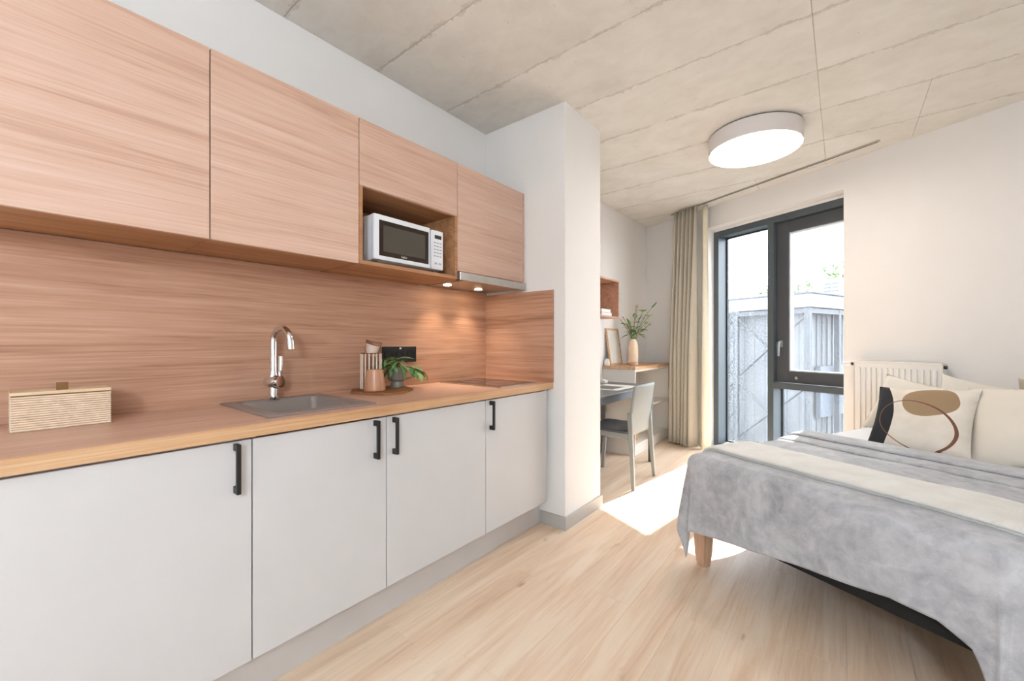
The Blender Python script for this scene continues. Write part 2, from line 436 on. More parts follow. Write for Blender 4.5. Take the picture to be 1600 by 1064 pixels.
# skirtings
b = MB(); b.box(-1.572, XP+.012, YP0-.012, YP0, 0, .082, .001); b.box(XP, XP+.012, YP0, YP1+.012, 0, .082, .001); b.box(-1.9, XP, YP1, YP1+.012, 0, .082, .001)
struct(b.build('baseboard_pier', 'skirt'))
b = MB(MW); b.box(-3.70, T0, WN-.012, WN, 0, .08, .001)
struct(b.build('baseboard_window', 'white_metal'))
b = MB(MW); b.box(T1, -.2, WN-.012, WN, 0, .08, .001); struct(b.build('baseboard_bedside', 'white_metal'))
struct(MB().box(WX, WX+.012, YP1+.02, 4.18, 0, .08, .001).build('baseboard_left', 'skirt'))

# ================================================================== WINDOW
wi = struct(thing('window_1', '', '', tuple(W(-2.63, 4.2, 0)), RZW)); del wi['label'], wi['category']
F0, F1, GN = 4.200, 4.360, 4.345
b = MB(MW)   # outer frame
b.box(T0+.0, -3.255, F0, F1, 0, ZT-.03, .002); b.box(-1.915, -1.869, F0, F1, 0, ZT-.03, .002)
b.box(-3.255, -1.915, F0, F1, ZT-.095, ZT-.03, .002); b.box(-3.255, -1.915, F0, F1, .0, .045, .002)
wf = b.build('frame', 'frame', wi)
MB(MW).box(-2.685, -2.625, F0, F1, .045, ZT-.095, .002).build('mullion', 'frame', wi)
MB(MW).box(-2.625, -1.915, F0, F1, .735, .79, .002).build('transom', 'frame', wi)
MB(MW).box(-3.315, -1.871, F0+.001, F1+.07, ZT-.029, ZT-.001, .001).build('head_packer', 'white_metal', wi)
# glazing beads round the fixed panes
def beads(t0, t1, z0, z1, n0, n1, w, name='glazing_bead', mat='gasket'):
    b = MB(MW); b.box(t0, t0+w, n0, n1, z0, z1); b.box(t1-w, t1, n0, n1, z0, z1); b.box(t0+w, t1-w, n0, n1, z0, z0+w); b.box(t0+w, t1-w, n0, n1, z1-w, z1)
    return b.build(name, mat, wi)
beads(-3.255, -2.685, .045, ZT-.095, GN-.012, F1-.001, .014)
beads(-2.625, -1.915, .045, .735, GN-.012, F1-.001, .014)
MB(MW).box(-3.241, -2.699, GN-.004, GN+.004, .059, ZT-.109).build('pane', 'glass', wi, label='tall fixed glass pane')
MB(MW).box(-2.611, -1.929, GN-.004, GN+.004, .059, .721).build('pane', 'glass', wi, label='low fixed glass pane')
# opening sash
sa0, sa1, sz0, sz1 = -2.618, -1.92, .796, ZT-.10
b = MB(MW); n0, n1 = F0+.040, F0+.110
b.box(sa0, -2.500, n0, n1, sz0, sz1, .003); b.box(-2.015, sa1, n0, n1, sz0, sz1, .003)
b.box(-2.500, -2.015, n0, n1, sz1-.115, sz1, .003); b.box(-2.500, -2.015, n0, n1, sz0, sz0+.115, .003)
sash = b.build('sash', 'sash', wi)
b = MB(MW); q = .012
for (a0, a1, c0, c1) in ((-2.500, -2.500+q, sz0+.115, sz1-.115), (-2.015-q, -2.015, sz0+.115, sz1-.115), (-2.5+q, -2.015-q, sz0+.115, sz0+.115+q), (-2.5+q, -2.015-q, sz1-.115-q, sz1-.115)):
    b.box(a0, a1, n0+.012, n1-.004, c0, c1, .001)
b.build('glazing_bead', 'sill_ext', sash)
MB(MW).box(-2.488, -2.027, n1-.026, n1-.018, sz0+.127, sz1-.127).build('pane', 'glass', sash, label='glass pane of the opening sash')
b = MB(MW); b.box(-2.585, -2.553, n0-.012, n0, 1.15, 1.22, .004, 2); b.tube([(-2.569, n0-.008, 1.195), (-2.569, n0-.045, 1.195), (-2.569, n0-.052, 1.18), (-2.569, n0-.050, 1.06)], [.012, .012, .014, .010], 10)
b.build('handle', 'handle_grey', sash, smooth=True)
b = MB(MW); b.lathe([(0, -.014), (.013, -.014), (.015, 0), (.0, 0)], mat=Matrix.Rotation(pi/2, 4, 'X') @ Matrix.Rotation(0, 4, 'Z'), c=(-2.42, n0-.014, .85))
b.build('lock_button', 'steel', sash, smooth=True)
MB(MW).box(T0+.003, -1.871, F1, WN+WT+.04, -.012, .012, .002).build('outer_sill', 'sill_ext', wi)
MB(MW).box(T0+.003, T1-.003, WN+.0, F0, -.012, .004, .001).build('threshold', 'sill_ext', wi)

# ================================================================== BASE CABINETS
DX = -1.49; CZ0, CZ1 = .172, .893
def bar_handle(p, y, z0, z1, x):
    b = MB(); s = .012
    b.box(x+.022, x+.034, y-s/2, y+s/2, z0, z1, .001)
    b.box(x, x+.023, y-s/2, y+s/2, z0, z0+.022, .001); b.box(x, x+.023, y-s/2, y+s/2, z1-.022, z1, .001)
    return b.build('handle', 'black_metal', p)
bc = [(-.085, .5165, 'handle right', 'leftmost white base cabinet, widest front, below the ribbed bread box', .470),
      (.5195, 1.0205, 'right', 'narrow white base cabinet under the sink, handle at its right edge', .965),
      (1.0235, 1.6365, 'left', 'white base cabinet right of the sink cabinet, handle at its left edge', 1.055),
      (1.6395, 2.207, 'left', 'rightmost white base cabinet under the black hob, next to the pier', 1.672)]
for y0, y1, side, lab, hy in bc:
    c = thing('base_cabinet', lab, 'cabinet', (WX+.3, (y0+y1)/2, CZ0), 0, 'white base cabinets')
    b = MB(); x0, x1 = WX+.025, DX-.021; t = .016
    b.box(x0, x1, y0, y0+t, CZ0, CZ1-.002); b.box(x0, x1, y1-t, y1, CZ0, CZ1-.002); b.box(x0, x1, y0+t, y1-t, CZ0, CZ0+t); b.box(x0, x0+.006, y0+t, y1-t, CZ0+t, CZ1-.002)
    if 'sink' not in lab or 'right of' in lab: b.box(x1-.09, x1, y0+t, y1-t, CZ1-.02, CZ1-.002)
    b.build('carcass', 'carcass', c)
    d = MB().box(DX-.019, DX, y0+.0005, y1-.0005, CZ0, CZ1-.006, .0012).build('door', 'white_front', c)
    bar_handle(d, hy, .727, .882, DX)
tag(MB().box(WX+.05, DX-.004, 2.210, 2.228, CZ0, CZ1-.003, .001).build('filler_panel', 'white_front'), 'thin white end panel closing the base cabinets beside the pier', 'panel')
tag(MB().box(-1.592, -1.574, -.085, 2.258, .0, .17, .001).build('plinth', 'plinth'), 'grey plinth board along the floor under the base cabinets', 'plinth')
# worktop with a cut-out for the sink
WTx1 = -1.47; SX0, SX1, SY0, SY1 = -2.035, -1.545, .585, 1.01
wk = thing('worktop', 'long pinkish wood laminate kitchen worktop over the white cabinets', 'worktop', (WX+.3, 1, .897))
b = MB(); hx0, hx1, hy0, hy1 = SX0+.02, SX1-.02, SY0+.02, SY1-.02
for a in ((WX+.014, WTx1-.002, -.10, hy0), (WX+.014, WTx1-.002, hy1, 2.269), (WX+.014, hx0, hy0, hy1), (hx1, WTx1-.002, hy0, hy1)): b.box(a[0], a[1], a[2], a[3], .897, .937)
b.build('top', 'top_wood', wk)
MB().box(WTx1-.002, WTx1, -.10, 2.269, .897, .937, .0006).build('edge_band', 'edge_wood', wk, label='more orange front edge strip')
tag(MB().box(WX+.001, WX+.013, -.10, 2.2695, .902, 1.555).build('backsplash', 'splash_wood'), 'brown wood-grain backsplash panel along the wall behind sink and socket', 'panel')
tag(MB().box(WX+.014, -1.466, 2.257, 2.2695, .9375, 1.541, .0006).build('backsplash', 'splash_wood_x'), 'short wood-grain return panel on the pier beside the hob', 'panel')
# ------------------------------------------------------------------ sink
sk = thing('sink', 'taupe composite sink set into the worktop under the chrome tap', 'sink', ((SX0+SX1)/2, (SY0+SY1)/2, .937))
b = MB(); r0 = .9372; r1 = .9445; bx0, bx1, by0, by1 = SX0+.045, SX1-.050, SY0+.048, SY1-.042
for a in ((SX0, bx0, SY0, SY1), (bx1, SX1, SY0, SY1), (bx0, bx1, SY0, by0), (bx0, bx1, by1, SY1)): b.box(a[0], a[1], a[2], a[3], r0, r1, .0012)
b.build('rim', 'sink', sk)
def bowl(bm_):
    prof = [(0, r1-.001), (.004, r1-.010), (.006, .80), (.030, .775)]
    rings = []
    for ins, z in prof:
        ring = []
        x0, x1, y0, y1 = bx0+ins-.002, bx1-ins+.002, by0+ins-.002, by1-ins+.002; rr = .03
        for cx, cy, a0 in ((x1-rr, y1-rr, 0), (x0+rr, y1-rr, pi/2), (x0+rr, y0+rr, pi), (x1-rr, y0+rr, 1.5*pi)):
            for k in range(5):
                a = a0+pi/2*k/4; ring.append(bm_.verts.new((cx+rr*cos(a), cy+rr*sin(a), z)))
        rings.append(ring)
    for A, B in zip(rings, rings[1:]):
        for k in range(len(A)): bm_.faces.new((A[k], A[(k+1) % len(A)], B[(k+1) % len(A)], B[k]))
    bm_.faces.new(rings[-1])
b = MB(); bowl(b.bm); b.build('bowl', 'sink', sk, smooth=True, solid=.003)
MB().lathe([(.0, .777), (.030, .777), (.036, .781), (.040, .7775)], c=((bx0+bx1)/2, (by0+by1)/2, 0)).build('drain', 'chrome', sk, smooth=True)
# ------------------------------------------------------------------ tap
FX, FY = -1.995, .778
tp = thing('kitchen_tap', 'tall chrome swan-neck mixer tap behind the sink', 'tap', (FX, FY, .9447))
MB().lathe([(0, .9448), (.026, .9448), (.026, .953), (.021, .956), (.019, 1.00), (0, 1.00)], c=(FX, FY, 0)).build('base', 'chrome', tp, smooth=True)
b = MB(); b.lathe([(0, -.046), (.010, -.045), (.022, -.039), (.029, -.022), (.030, .0), (.030, .024), (.027, .032), (0, .033)], c=(FX+.004, FY+.003, 1.022), mat=Matrix.Rotation(radians(28), 4, 'Z') @ Matrix.Rotation(pi/2, 4, 'Y'))
hd = b.build('valve_body', 'chrome', tp, smooth=True)
b = MB(); hxp = Vector((FX+.028, FY+.016, 1.052)); b.tube([hxp+Vector((0, 0, -.012)), hxp+Vector((0, 0, .018)), hxp+Vector((.004, .002, .020)), hxp+Vector((.004, .002, .085))], [.0055, .0055, .0085, .008], 12)
b.build('lever', 'chrome', hd, smooth=True)
pts = [(FX, FY, 1.04), (FX, FY, 1.06)]; rad = [.021, .0165]
pts += [(FX, FY, 1.075), (FX, FY, 1.20)]; rad += [.0145, .0145]
R_ = .057
for k in range(1, 15):
    a = pi*k/15*1.06; d = R_*(1-cos(a)); pts.append((FX+d*.975, FY+d*.22, 1.20+R_*1.1*sin(a))); rad.append(.0140)
MB().tube(pts, rad, 16).build('spout', 'chrome', tp, smooth=True)
p1, p0 = Vector(pts[-1]), Vector(pts[-2]); d = (p1-p0).normalized()
MB().tube([p1-d*.004, p1+d*.034], .0158, 16).build('nozzle', 'chrome', tp, smooth=True)
# ------------------------------------------------------------------ hob
hb = thing('hob', 'dark ceramic glass hob set in the worktop below the extractor', 'hob', (-1.79, 1.99, .9372))
hx0, hx1, hy0, hy1 = -2.04, -1.525, 1.80, 2.165
MB().box(hx0+.004, hx1-.004, hy0+.004, hy1-.004, .9378, .9432, .001).build('glass_plate', 'black_glass', hb)
b = MB(); b.box(hx0, hx1, hy0, hy0+.004, .9374, .9438); b.box(hx0, hx1, hy1-.004, hy1, .9374, .9438); b.box(hx0, hx0+.004, hy0+.004, hy1-.004, .9374, .9438); b.box(hx1-.004, hx1, hy0+.004, hy1-.004, .9374, .9438)
b.build('metal_trim', 'steel', hb)
for cx, r in ((-1.92, .075), (-1.68, .09)):
    MB().tube([(cx+r*cos(2*pi*k/32), 1.98+r*sin(2*pi*k/32), .9433) for k in range(32)], .0006, 4, closed=True).build('cooking_zone_ring', 'grey_plastic', hb)

# ================================================================== WALL CABINETS
UX = -1.704; UZ0, UZ1 = 1.556, 2.214; t = .018
def carcass(c, y0, y1, z0, z1, front=True, niche=None):
    b = MB(); x0, x1 = WX+.003, UX-.020
    b.box(x0, x1, y0, y0+t, z0, z1); b.box(x0, x1, y1-t, y1, z0, z1); b.box(x0, x1, y0+t, y1-t, z0, z0+t); b.box(x0, x1, y0+t, y1-t, z1-t, z1); b.box(x0, x0+.008, y0+t, y1-t, z0+t, z1-t)
    if niche: b.box(x0, x1, y0+t, y1-t, niche, niche+t)
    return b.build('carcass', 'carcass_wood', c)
G = .0018
ub = [(-.14, .462, 'left wall cabinet with the biggest wood door, cut by the picture edge'), (.462, 1.025, 'wall cabinet with a full wood door left of the microwave')]
for y0, y1, lab in ub:
    c = thing('wall_cabinet', lab, 'cabinet', (WX+.18, (y0+y1)/2, UZ0), 0, 'wood wall cabinets')
    carcass(c, y0+.0005, y1-.0005, UZ0+.002, UZ1)
    MB().box(UX-.019, UX, y0+G, y1-G, UZ0, UZ1+.002, .0012).build('door', 'cab_wood', c)
c = thing('wall_cabinet', 'wall cabinet with an open niche holding the microwave under a flap door', 'cabinet', (WX+.18, 1.33, UZ0), 0, 'wood wall cabinets')
y0, y1 = 1.025, 1.636
b = MB(); x0, x1 = WX+.003, UX-.001
b.box(x0, x1, y0+.0005, y0+t, UZ0, 1.912); b.box(x0, x1, y1-t, y1-.0005, UZ0, 1.912); b.box(x0, x1, y0+t, y1-t, UZ0, UZ0+t); b.box(x0, x0+.008, y0+t, y1-t, UZ0+t, 1.912)
b.box(x0, x1-.02, y0+.0005, y1-.0005, 1.912, 1.912+t); b.box(x0, x1-.02, y0+.0005, y0+t, 1.93, UZ1); b.box(x0, x1-.02, y1-t, y1-.0005, 1.93, UZ1); b.box(x0, x1-.02, y0+t, y1-t, UZ1-t, UZ1)
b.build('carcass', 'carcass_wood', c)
MB().box(UX-.019, UX, y0+G, y1-G, 1.9125, UZ1+.002, .0012).build('flap_door', 'cab_wood', c)
c = thing('wall_cabinet', 'right wall cabinet above the steel extractor next to the pier', 'cabinet', (WX+.18, 1.95, 1.6), 0, 'wood wall cabinets')
carcass(c, 1.6365, 2.248, 1.605, UZ1)
MB().box(UX-.019, UX, 1.636+G, 2.2465, 1.605, UZ1+.002, .0012).build('door', 'cab_wood', c)
MB().box(WX+.003, UX, 2.2490, 2.2650, 1.60, UZ1+.002, .001).build('end_panel', 'cab_wood', c)
# extractor
h = thing('extractor_hood', 'slim steel pull-out extractor under the right wall cabinet with two lit spots', 'extractor', (WX+.18, 1.95, 1.552))
MB().box(UX+.001, UX+.018, 1.640, 2.262, 1.553, 1.599, .0012).build('front_strip', 'steel', h)
MB().box(UX-.012, UX+.0008, 1.6375, 1.645, 1.551, 1.602, .001).build('end_cap', 'black_plastic', h)
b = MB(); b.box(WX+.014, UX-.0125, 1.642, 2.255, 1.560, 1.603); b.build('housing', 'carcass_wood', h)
MB().box(WX+.030, UX-.016, 1.70, 2.235, 1.556, 1.5605, .001).build('filter_panel', 'steel', h)
for sy in (1.755, 2.035):
    MB().lathe([(.0, 1.553), (.024, 1.553), (.024, 1.5562), (0, 1.5562)], c=(-1.92, sy, 0), seg=24).build('spot_lens', 'spotlens', h)
    L = bpy.data.lights.new('hood spot', 'SPOT'); L.energy = SPOT_W; L.color = (1, .85, .66); L.spot_size = radians(95); L.spot_blend = .7; L.shadow_soft_size = .02
    o = bpy.data.objects.new('hood_spot', L); COL.objects.link(o); o.location = Vector((-1.92, sy, 1.549)) - Vector((WX+.18, 1.95, 1.552)); o.rotation_euler = (0, 0, 0); o.parent = h
# ------------------------------------------------------------------ microwave
mx0, mx1, my0, my1, mz0, mz1 = -2.02, -1.722, 1.112, 1.545, 1.592, 1.811
mw = thing('microwave', 'white microwave oven with dark window in the wall cabinet niche', 'microwave', (-1.87, 1.33, UZ0+t))
MB().box(mx0, mx1-.028, my0+.003, my1-.003, mz0, mz1, .006, 2).build('body', 'white_plastic', mw, smooth=True)
dr = MB().box(mx1-.027, mx1, my0, 1.452, mz0+.002, mz1, .005, 2).build('door', 'white_plastic', mw, smooth=True)
MB().box(mx1-.001, mx1+.0015, my0+.027, 1.440, mz0+.022, mz1-.026, .001).build('window_border', 'black_glass', dr)
MB().box(mx1+.0012, mx1+.0022, my0+.050, 1.416, mz0+.045, mz1-.049, .0004).build('window', 'dark_window', dr)
MB().box(mx1-.004, mx1+.010, 1.4535, 1.4615, mz0+.02, mz1-.02, .003, 2).build('door_lip', 'white_plastic', mw, smooth=True)
cp = MB().box(mx1-.027, mx1-.001, 1.463, my1, mz0+.002, mz1-.004, .005, 2).build('control_panel', 'white_plastic', mw, smooth=True)
MB().box(mx1-.0012, mx1+.0006, 1.484, 1.530, mz1-.050, mz1-.030, .0003).build('display', 'black_plastic', cp)
for r in range(5):
    for q in range(3):
        MB().box(mx1-.0012, mx1+.0004, 1.478+q*.020, 1.478+q*.020+.014, mz1-.075-r*.018, mz1-.069-r*.018).build('key', 'grey_plastic', cp)
for q in range(2): MB().box(mx1-.0012, mx1+.001, 1.482+q*.03, 1.482+q*.03+.018, mz0+.030, mz0+.040, .0003).build('key', 'grey_plastic', cp)
for fy in (my0+.03, my1-.03):
    for fx in (mx0+.04, mx1-.04):
        MB().lathe([(0, UZ0+t+.0005), (.010, UZ0+t+.0005), (.012, mz0+.001), (0, mz0+.001)], c=(fx, fy, 0), seg=12).build('foot', 'black_plastic', mw)
b = MB()
for k in range(5): b.box(mx0+.05+.0, mx0+.085, my0+.0015, my0+.0035, mz0+.03+k*.012, mz0+.036+k*.012)
b.build('vent_slots', 'black_plastic', mw)
b = MB(); b.box(-1.90, -1.80, my0+.0005, my0+.0035, mz0+.03, mz1-.03, .002); b.build('side_panel', 'white_plastic', mw)
def text_mesh(name, body, size, mat, parent, mtx, depth=.0004):
    cu = bpy.data.curves.new(name, 'FONT'); cu.body = body; cu.size = size; cu.extrude = depth; cu.align_x = 'CENTER'; cu.resolution_u = 2
    to = bpy.data.objects.new(name, cu); COL.objects.link(to)
    me = bpy.data.meshes.new_from_object(to.evaluated_get(bpy.context.evaluated_depsgraph_get()))
    bpy.data.objects.remove(to)
    bb = MB(); bb.bm.from_mesh(me); bmesh.ops.transform(bb.bm, matrix=mtx, verts=bb.bm.verts)
    return bb.build(name, mat, parent)
text_mesh('logo_lettering', 'beko', .017, 'white_plastic', dr, Matrix.Translation((mx1+.0019, 1.283, mz0+.028)) @ Matrix.Rotation(pi/2, 4, 'Z') @ Matrix.Rotation(pi/2, 4, 'X'))

# ================================================================== THINGS ON THE WORKTOP
WZ = .9375
# bread box
bx = thing('bread_box', 'long pale ribbed wooden bread box with brown tab on the left of the worktop', 'box', (-1.92, .13, WZ))
x0, x1, y0, y1 = -1.965, -1.862, .024, .235
MB().box(x0+.003, x1-.003, y0+.003, y1-.003, WZ, 1.040).build('core', 'oak', bx)
b = MB()
for k in range(15): b.box(x0, x1, y0, y1, WZ+.002+k*.0068, WZ+.0067+k*.0068, .0012)
b.build('ribbed_body', 'rib_wood', bx)
MB().box(x0+.002, x1-.002, y0+.002, y1-.002, 1.0405, 1.0435).build('lid_gap', 'leather', bx)
lid = MB().box(x0, x1, y0, y1, 1.0437, 1.053, .001).build('lid', 'lid_wood', bx)
MB().box(x1-.030, x1-.027, .116, .141, 1.048, 1.076, .0008).build('tab', 'leather', lid, label='brown leather pull tab')
# socket
sc = thing('wall_socket', 'black double wall socket on the backsplash behind the potted plant', 'socket', (WX+.014, 1.50, 1.08))
pl = MB().box(WX+.0135, WX+.021, 1.378, 1.619, 1.080, 1.174, .002).build('cover_plate', 'black_plastic', sc)
for cy in (1.422, 1.499, 1.576):
    MB().lathe([(.020, 0), (.026, 0), (.028, -.004), (.020, -.004)], c=(WX+.0215, cy, 1.127), mat=Matrix.Rotation(-pi/2, 4, 'Y'), cap=False).build('socket_ring', 'black_metal', pl, smooth=True)
MB().box(WX+.0205, WX+.0225, 1.494, 1.506, 1.158, 1.168, .0004).build('label_plate', 'white_plastic', pl)
# serving board
TRz = WZ+.0005
tr_ = tag(MB().prism([(-1.945, 1.125), (-1.75, 1.185), (-1.735, 1.295), (-1.81, 1.405), (-1.99, 1.475), (-2.035, 1.42), (-2.035, 1.18)], .012, mat=Matrix.Translation((0, 0, TRz))).build('serving_board', 'board_wood'), 'brown wooden serving board with cut corners under jug and plant', 'board')
TZ = TRz+.0125
# wire holder with white rods
HX, HY = -1.955, 1.245
ho = thing('utensil_holder', 'tall cylinder of thin pale rods with copper rim behind the tan jug', 'holder', (HX, HY, TZ))
HR = .052
MB().lathe([(0, TZ), (HR, TZ), (HR, TZ+.006), (0, TZ+.006)], c=(HX, HY, 0)).build('base', 'copper', ho)
for zt in (1.140,):
    MB().tube([(HX+HR*cos(2*pi*k/28), HY+HR*sin(2*pi*k/28), zt) for k in range(28)], .003, 6, closed=True).build('rim', 'copper', ho, smooth=True)
rod0 = None
for k in range(16):
    a = 2*pi*k/16+.05
    if rod0 is None:
        rod0 = MB().tube([(HX+HR, HY, TZ+.004), (HX+HR, HY, 1.140)], .0042, 6).build('rod', 'cream_cer', ho, smooth=True); me = rod0.data; me.transform(Matrix.Translation((-HR, 0, 0)))
        rod0.location = (HR, 0, 0)
    else:
        r = rod0.copy(); COL.objects.link(r); r.location = (HR*cos(a), HR*sin(a), 0)
# tilted cup in the holder
ct = thing('cup', 'cream cup with copper rim wire tilted in the top of the rod holder', 'cup', (HX-.003, HY, 1.128))
mt_ = Matrix.Rotation(radians(-12), 4, 'X') @ Matrix.Rotation(radians(5), 4, 'Y')
MB().lathe([(0, 0), (.026, 0), (.029, .01), (.039, .075), (.036, .075), (.027, .012), (0, .010)], c=(HX-.003, HY, 1.128), mat=mt_).build('bowl', 'cream_cer', ct, smooth=True)
mm = Matrix.Translation((HX-.003, HY, 1.128)) @ mt_
for zz, rr in ((.075, .040), (.068, .0405), (.060, .0400)):
    MB().tube([mm @ Vector((rr*cos(2*pi*k/28), rr*sin(2*pi*k/28), zz+.002*sin(2*pi*k/28*2+zz*90))) for k in range(28)], .0028, 6, closed=True).build('rim_wire', 'copper', ct, smooth=True)
MB().tube([mm @ Vector(p) for p in ((0, -.040, .07), (0, -.049, .05), (.0, -.045, .03), (0, -.033, .012))], .0025, 6).build('clasp_wire', 'copper', ct, smooth=True)
MB().tube([mm @ Vector(p) for p in ((0, .040, .072), (0, .046, .05), (.0, .040, .036), (0, .036, .04))], .0025, 6).build('clasp_wire', 'copper', ct, smooth=True)
# jug
JX, JY = -1.856, 1.204
jg = thing('jug', 'tan glazed tapered ceramic jug on the front of the serving board', 'jug', (JX, JY, TZ))
MB().lathe([(0, TZ), (.046, TZ), (.052, TZ+.005), (.053, TZ+.014), (.047, TZ+.06), (.040, TZ+.103), (.0385, TZ+.110), (.036, TZ+.110), (.038, TZ+.10), (.048, TZ+.03), (.045, TZ+.012), (0, TZ+.010)], c=(JX, JY, 0), seg=32).build('body', 'tan_cer', jg, smooth=True)
# potted plant
PX, PY = -1.925, 1.388
pp = thing('potted_plant', 'green leafy plant in a grey footed mug on the serving board', 'plant', (PX, PY, TZ))
MB().lathe([(0, TZ), (.036, TZ), (.038, TZ+.004), (.034, TZ+.022), (.031, TZ+.033), (.044, TZ+.040), (.049, TZ+.052), (.051, TZ+.112), (.048, TZ+.112), (.045, TZ+.06), (.030, TZ+.05), (0, TZ+.05)], c=(PX, PY, 0), seg=32).build('mug', 'grey_cer', pp, smooth=True)
MB().lathe([(0, TZ+.100), (.0465, TZ+.098)], c=(PX, PY, 0), cap=False).build('soil', 'soil', pp)
b = MB(); hv = Vector((.62, .78, 0))
b.tube([Vector((PX, PY, TZ+z))+hv*r for r, z in ((.047, .092), (.070, .094), (.083, .075), (.076, .052), (.047, .044))], .0055, 8); b.build('handle', 'grey_cer', pp, smooth=True)
def leaf_mesh(L, Wd, droop=.25, fold=.18, tip=1.0):
    me = bmesh.new(); n = 8; rows_ = []
    for i in range(n+1):
        s = i/n; w = Wd*.5*(sin(pi*min(1, s**.75*1.0)))**.9 if 0 < i < n else .0004
        y = L*s; z = -droop*L*s*s
        rows_.append([me.verts.new((-w, y, z+fold*w)), me.verts.new((0, y, z)), me.verts.new((w, y, z+fold*w))])
    for A, B in zip(rows_, rows_[1:]):
        for j in range(2): me.faces.new((A[j], A[j+1], B[j+1], B[j]))
    m_ = bpy.data.meshes.new('leaf'); me.to_mesh(m_); me.free()
    for p in m_.polygons: p.use_smooth = True
    return m_
def put_leaf(me, parent, base, direction, roll=0, sc=1.0, name='leaf', origin=(0, 0, 0)):
    o = bpy.data.objects.new(name, me); COL.objects.link(o); o.parent = parent
    d = Vector(direction).normalized(); up = Vector((0, 0, 1))
    x = d.cross(up)
    if x.length < .05: x = Vector((1, 0, 0))
    x.normalize(); z = x.cross(d)
    R3 = Matrix((x, d, z)).transposed().to_4x4()
    o.matrix_local = Matrix.Translation(Vector(base)-Vector(origin)) @ R3 @ Matrix.Rotation(roll, 4, 'Y') @ Matrix.Scale(sc, 4)
    return o
l1 = leaf_mesh(.075, .026, .3); l1.materials.append(M['leaf']); l2 = leaf_mesh(.066, .024, .45); l2.materials.append(M['leaf_d'])
rg = random.Random(5); po = (PX, PY, TZ)
tips = []
for i in range(9):
    a = 2*pi*i/9+.25; out = rg.uniform(.06, .10); h_ = rg.uniform(.0, .05); top = TZ+.10
    if i in (0, 1, 2): out = .14; h_ = -.015
    p0 = Vector((PX+.012*cos(a), PY+.012*sin(a), top)); p2 = Vector((PX+out*cos(a), PY+out*sin(a), top+h_)); p1 = (p0+p2)/2+Vector((0, 0, .045+h_*.5))
    pts = [p0*(1-s)**2+p1*2*s*(1-s)+p2*s*s for s in [k/8 for k in range(9)]]
    MB().tube(pts, .0016, 5).build('stem', 'stem_b' if i % 2 else 'stem', pp, smooth=True)
    for s in (4, 5, 6, 7, 8, 8):
        d0 = (pts[min(s+1, 8)]-pts[s-1]).normalized(); sd_ = rg.choice((-1, 1)) if s < 8 else rg.choice((-.4, .4))
        side = Vector((-sin(a), cos(a), 0))*sd_
        put_leaf(rg.choice((l1, l1, l2)), pp, pts[s], d0*.7+side*.8+Vector((0, 0, rg.uniform(-.35, .15))), rg.uniform(-.5, .5), rg.uniform(.7, 1.15), origin=po)
for i in range(9):
    a = 2*pi*i/9; p = Vector((PX+.01*cos(a), PY+.01*sin(a), TZ+.14+.02*rg.random()))
    put_leaf(rg.choice((l1, l2)), pp, p, (cos(a), sin(a), rg.uniform(.1, .6)), rg.uniform(-.4, .4), rg.uniform(.8, 1.1), origin=po)
MB().tube([(PX, PY, TZ+.095), (PX+.003, PY, TZ+.12), (PX, PY+.002, TZ+.15)], .004, 6).build('stem', 'stem_b', pp, smooth=True)

# ================================================================== CEILING LAMP, ADDED FILL GLOBE, CURTAIN RAIL
def ceiling_lamp(x, y, R_, label, dm):
    la = thing('ceiling_lamp', label, 'lamp', (x, y, CH-.125), 0)
    b = MB(); b.lathe([(R_, CH-.125), (R_+.004, CH-.121), (R_+.004, CH-.008), (R_-.02, CH-.008), (R_-.02, CH-.112), (R_-.012, CH-.125)], c=(x, y, 0), seg=72, cap=False)
    b.build('rim', 'cyl_paper', la, smooth=True)
    MB().lathe([(0, CH-.009), (R_-.002, CH-.009), (R_-.002, CH-.0005), (0, CH-.0005)], c=(x, y, 0), seg=48).build('ceiling_plate', 'gasket', la)
    MB().lathe([(0, CH-.119), (R_-.013, CH-.119), (R_-.013, CH-.100), (0, CH-.100)], c=(x, y, 0), seg=72).build('diffuser', dm, la, label='glowing white diffuser')
    return la
ceiling_lamp(-.51, 3.50, .300, 'round white ceiling lamp glowing on the concrete ceiling near the window', 'diffuser')
pl_ = thing('fill_globe', 'added white fill-light globe hanging unseen behind the viewer', 'lamp', (.85, -1.35, 1.75))  # added out of view only to brighten the kitchen and ceiling
MB().lathe([(0, 1.75)]+[(.17*sin(pi*k/20), 1.92-.17*cos(pi*k/20)) for k in range(1, 20)]+[(.02, 2.088)], c=(.85, -1.35, 0), seg=40).build('globe', 'fill_glow', pl_, smooth=True)
MB().lathe([(0, 2.086), (.03, 2.086), (.03, 2.12), (.004, 2.125), (.004, CH-.03), (.05, CH-.02), (.05, CH-.001), (0, CH-.001)], c=(.85, -1.35, 0), seg=20).build('fill_hanger', 'white_metal', pl_, smooth=True)
cr = thing('curtain_rail', 'thin dark curtain rail along the ceiling above the window', 'rail', tuple(W(-2.6, 3.885, CH-.02)), RZW)
MB(MW).box(-3.66, -1.62, 3.879, 3.891, CH-.012, CH-.0005, .001).build('track', 'steel', cr)
MB(MW).box(-3.65, -1.63, 3.8825, 3.8875, CH-.0145, CH-.0122).build('slot', 'gasket', cr)
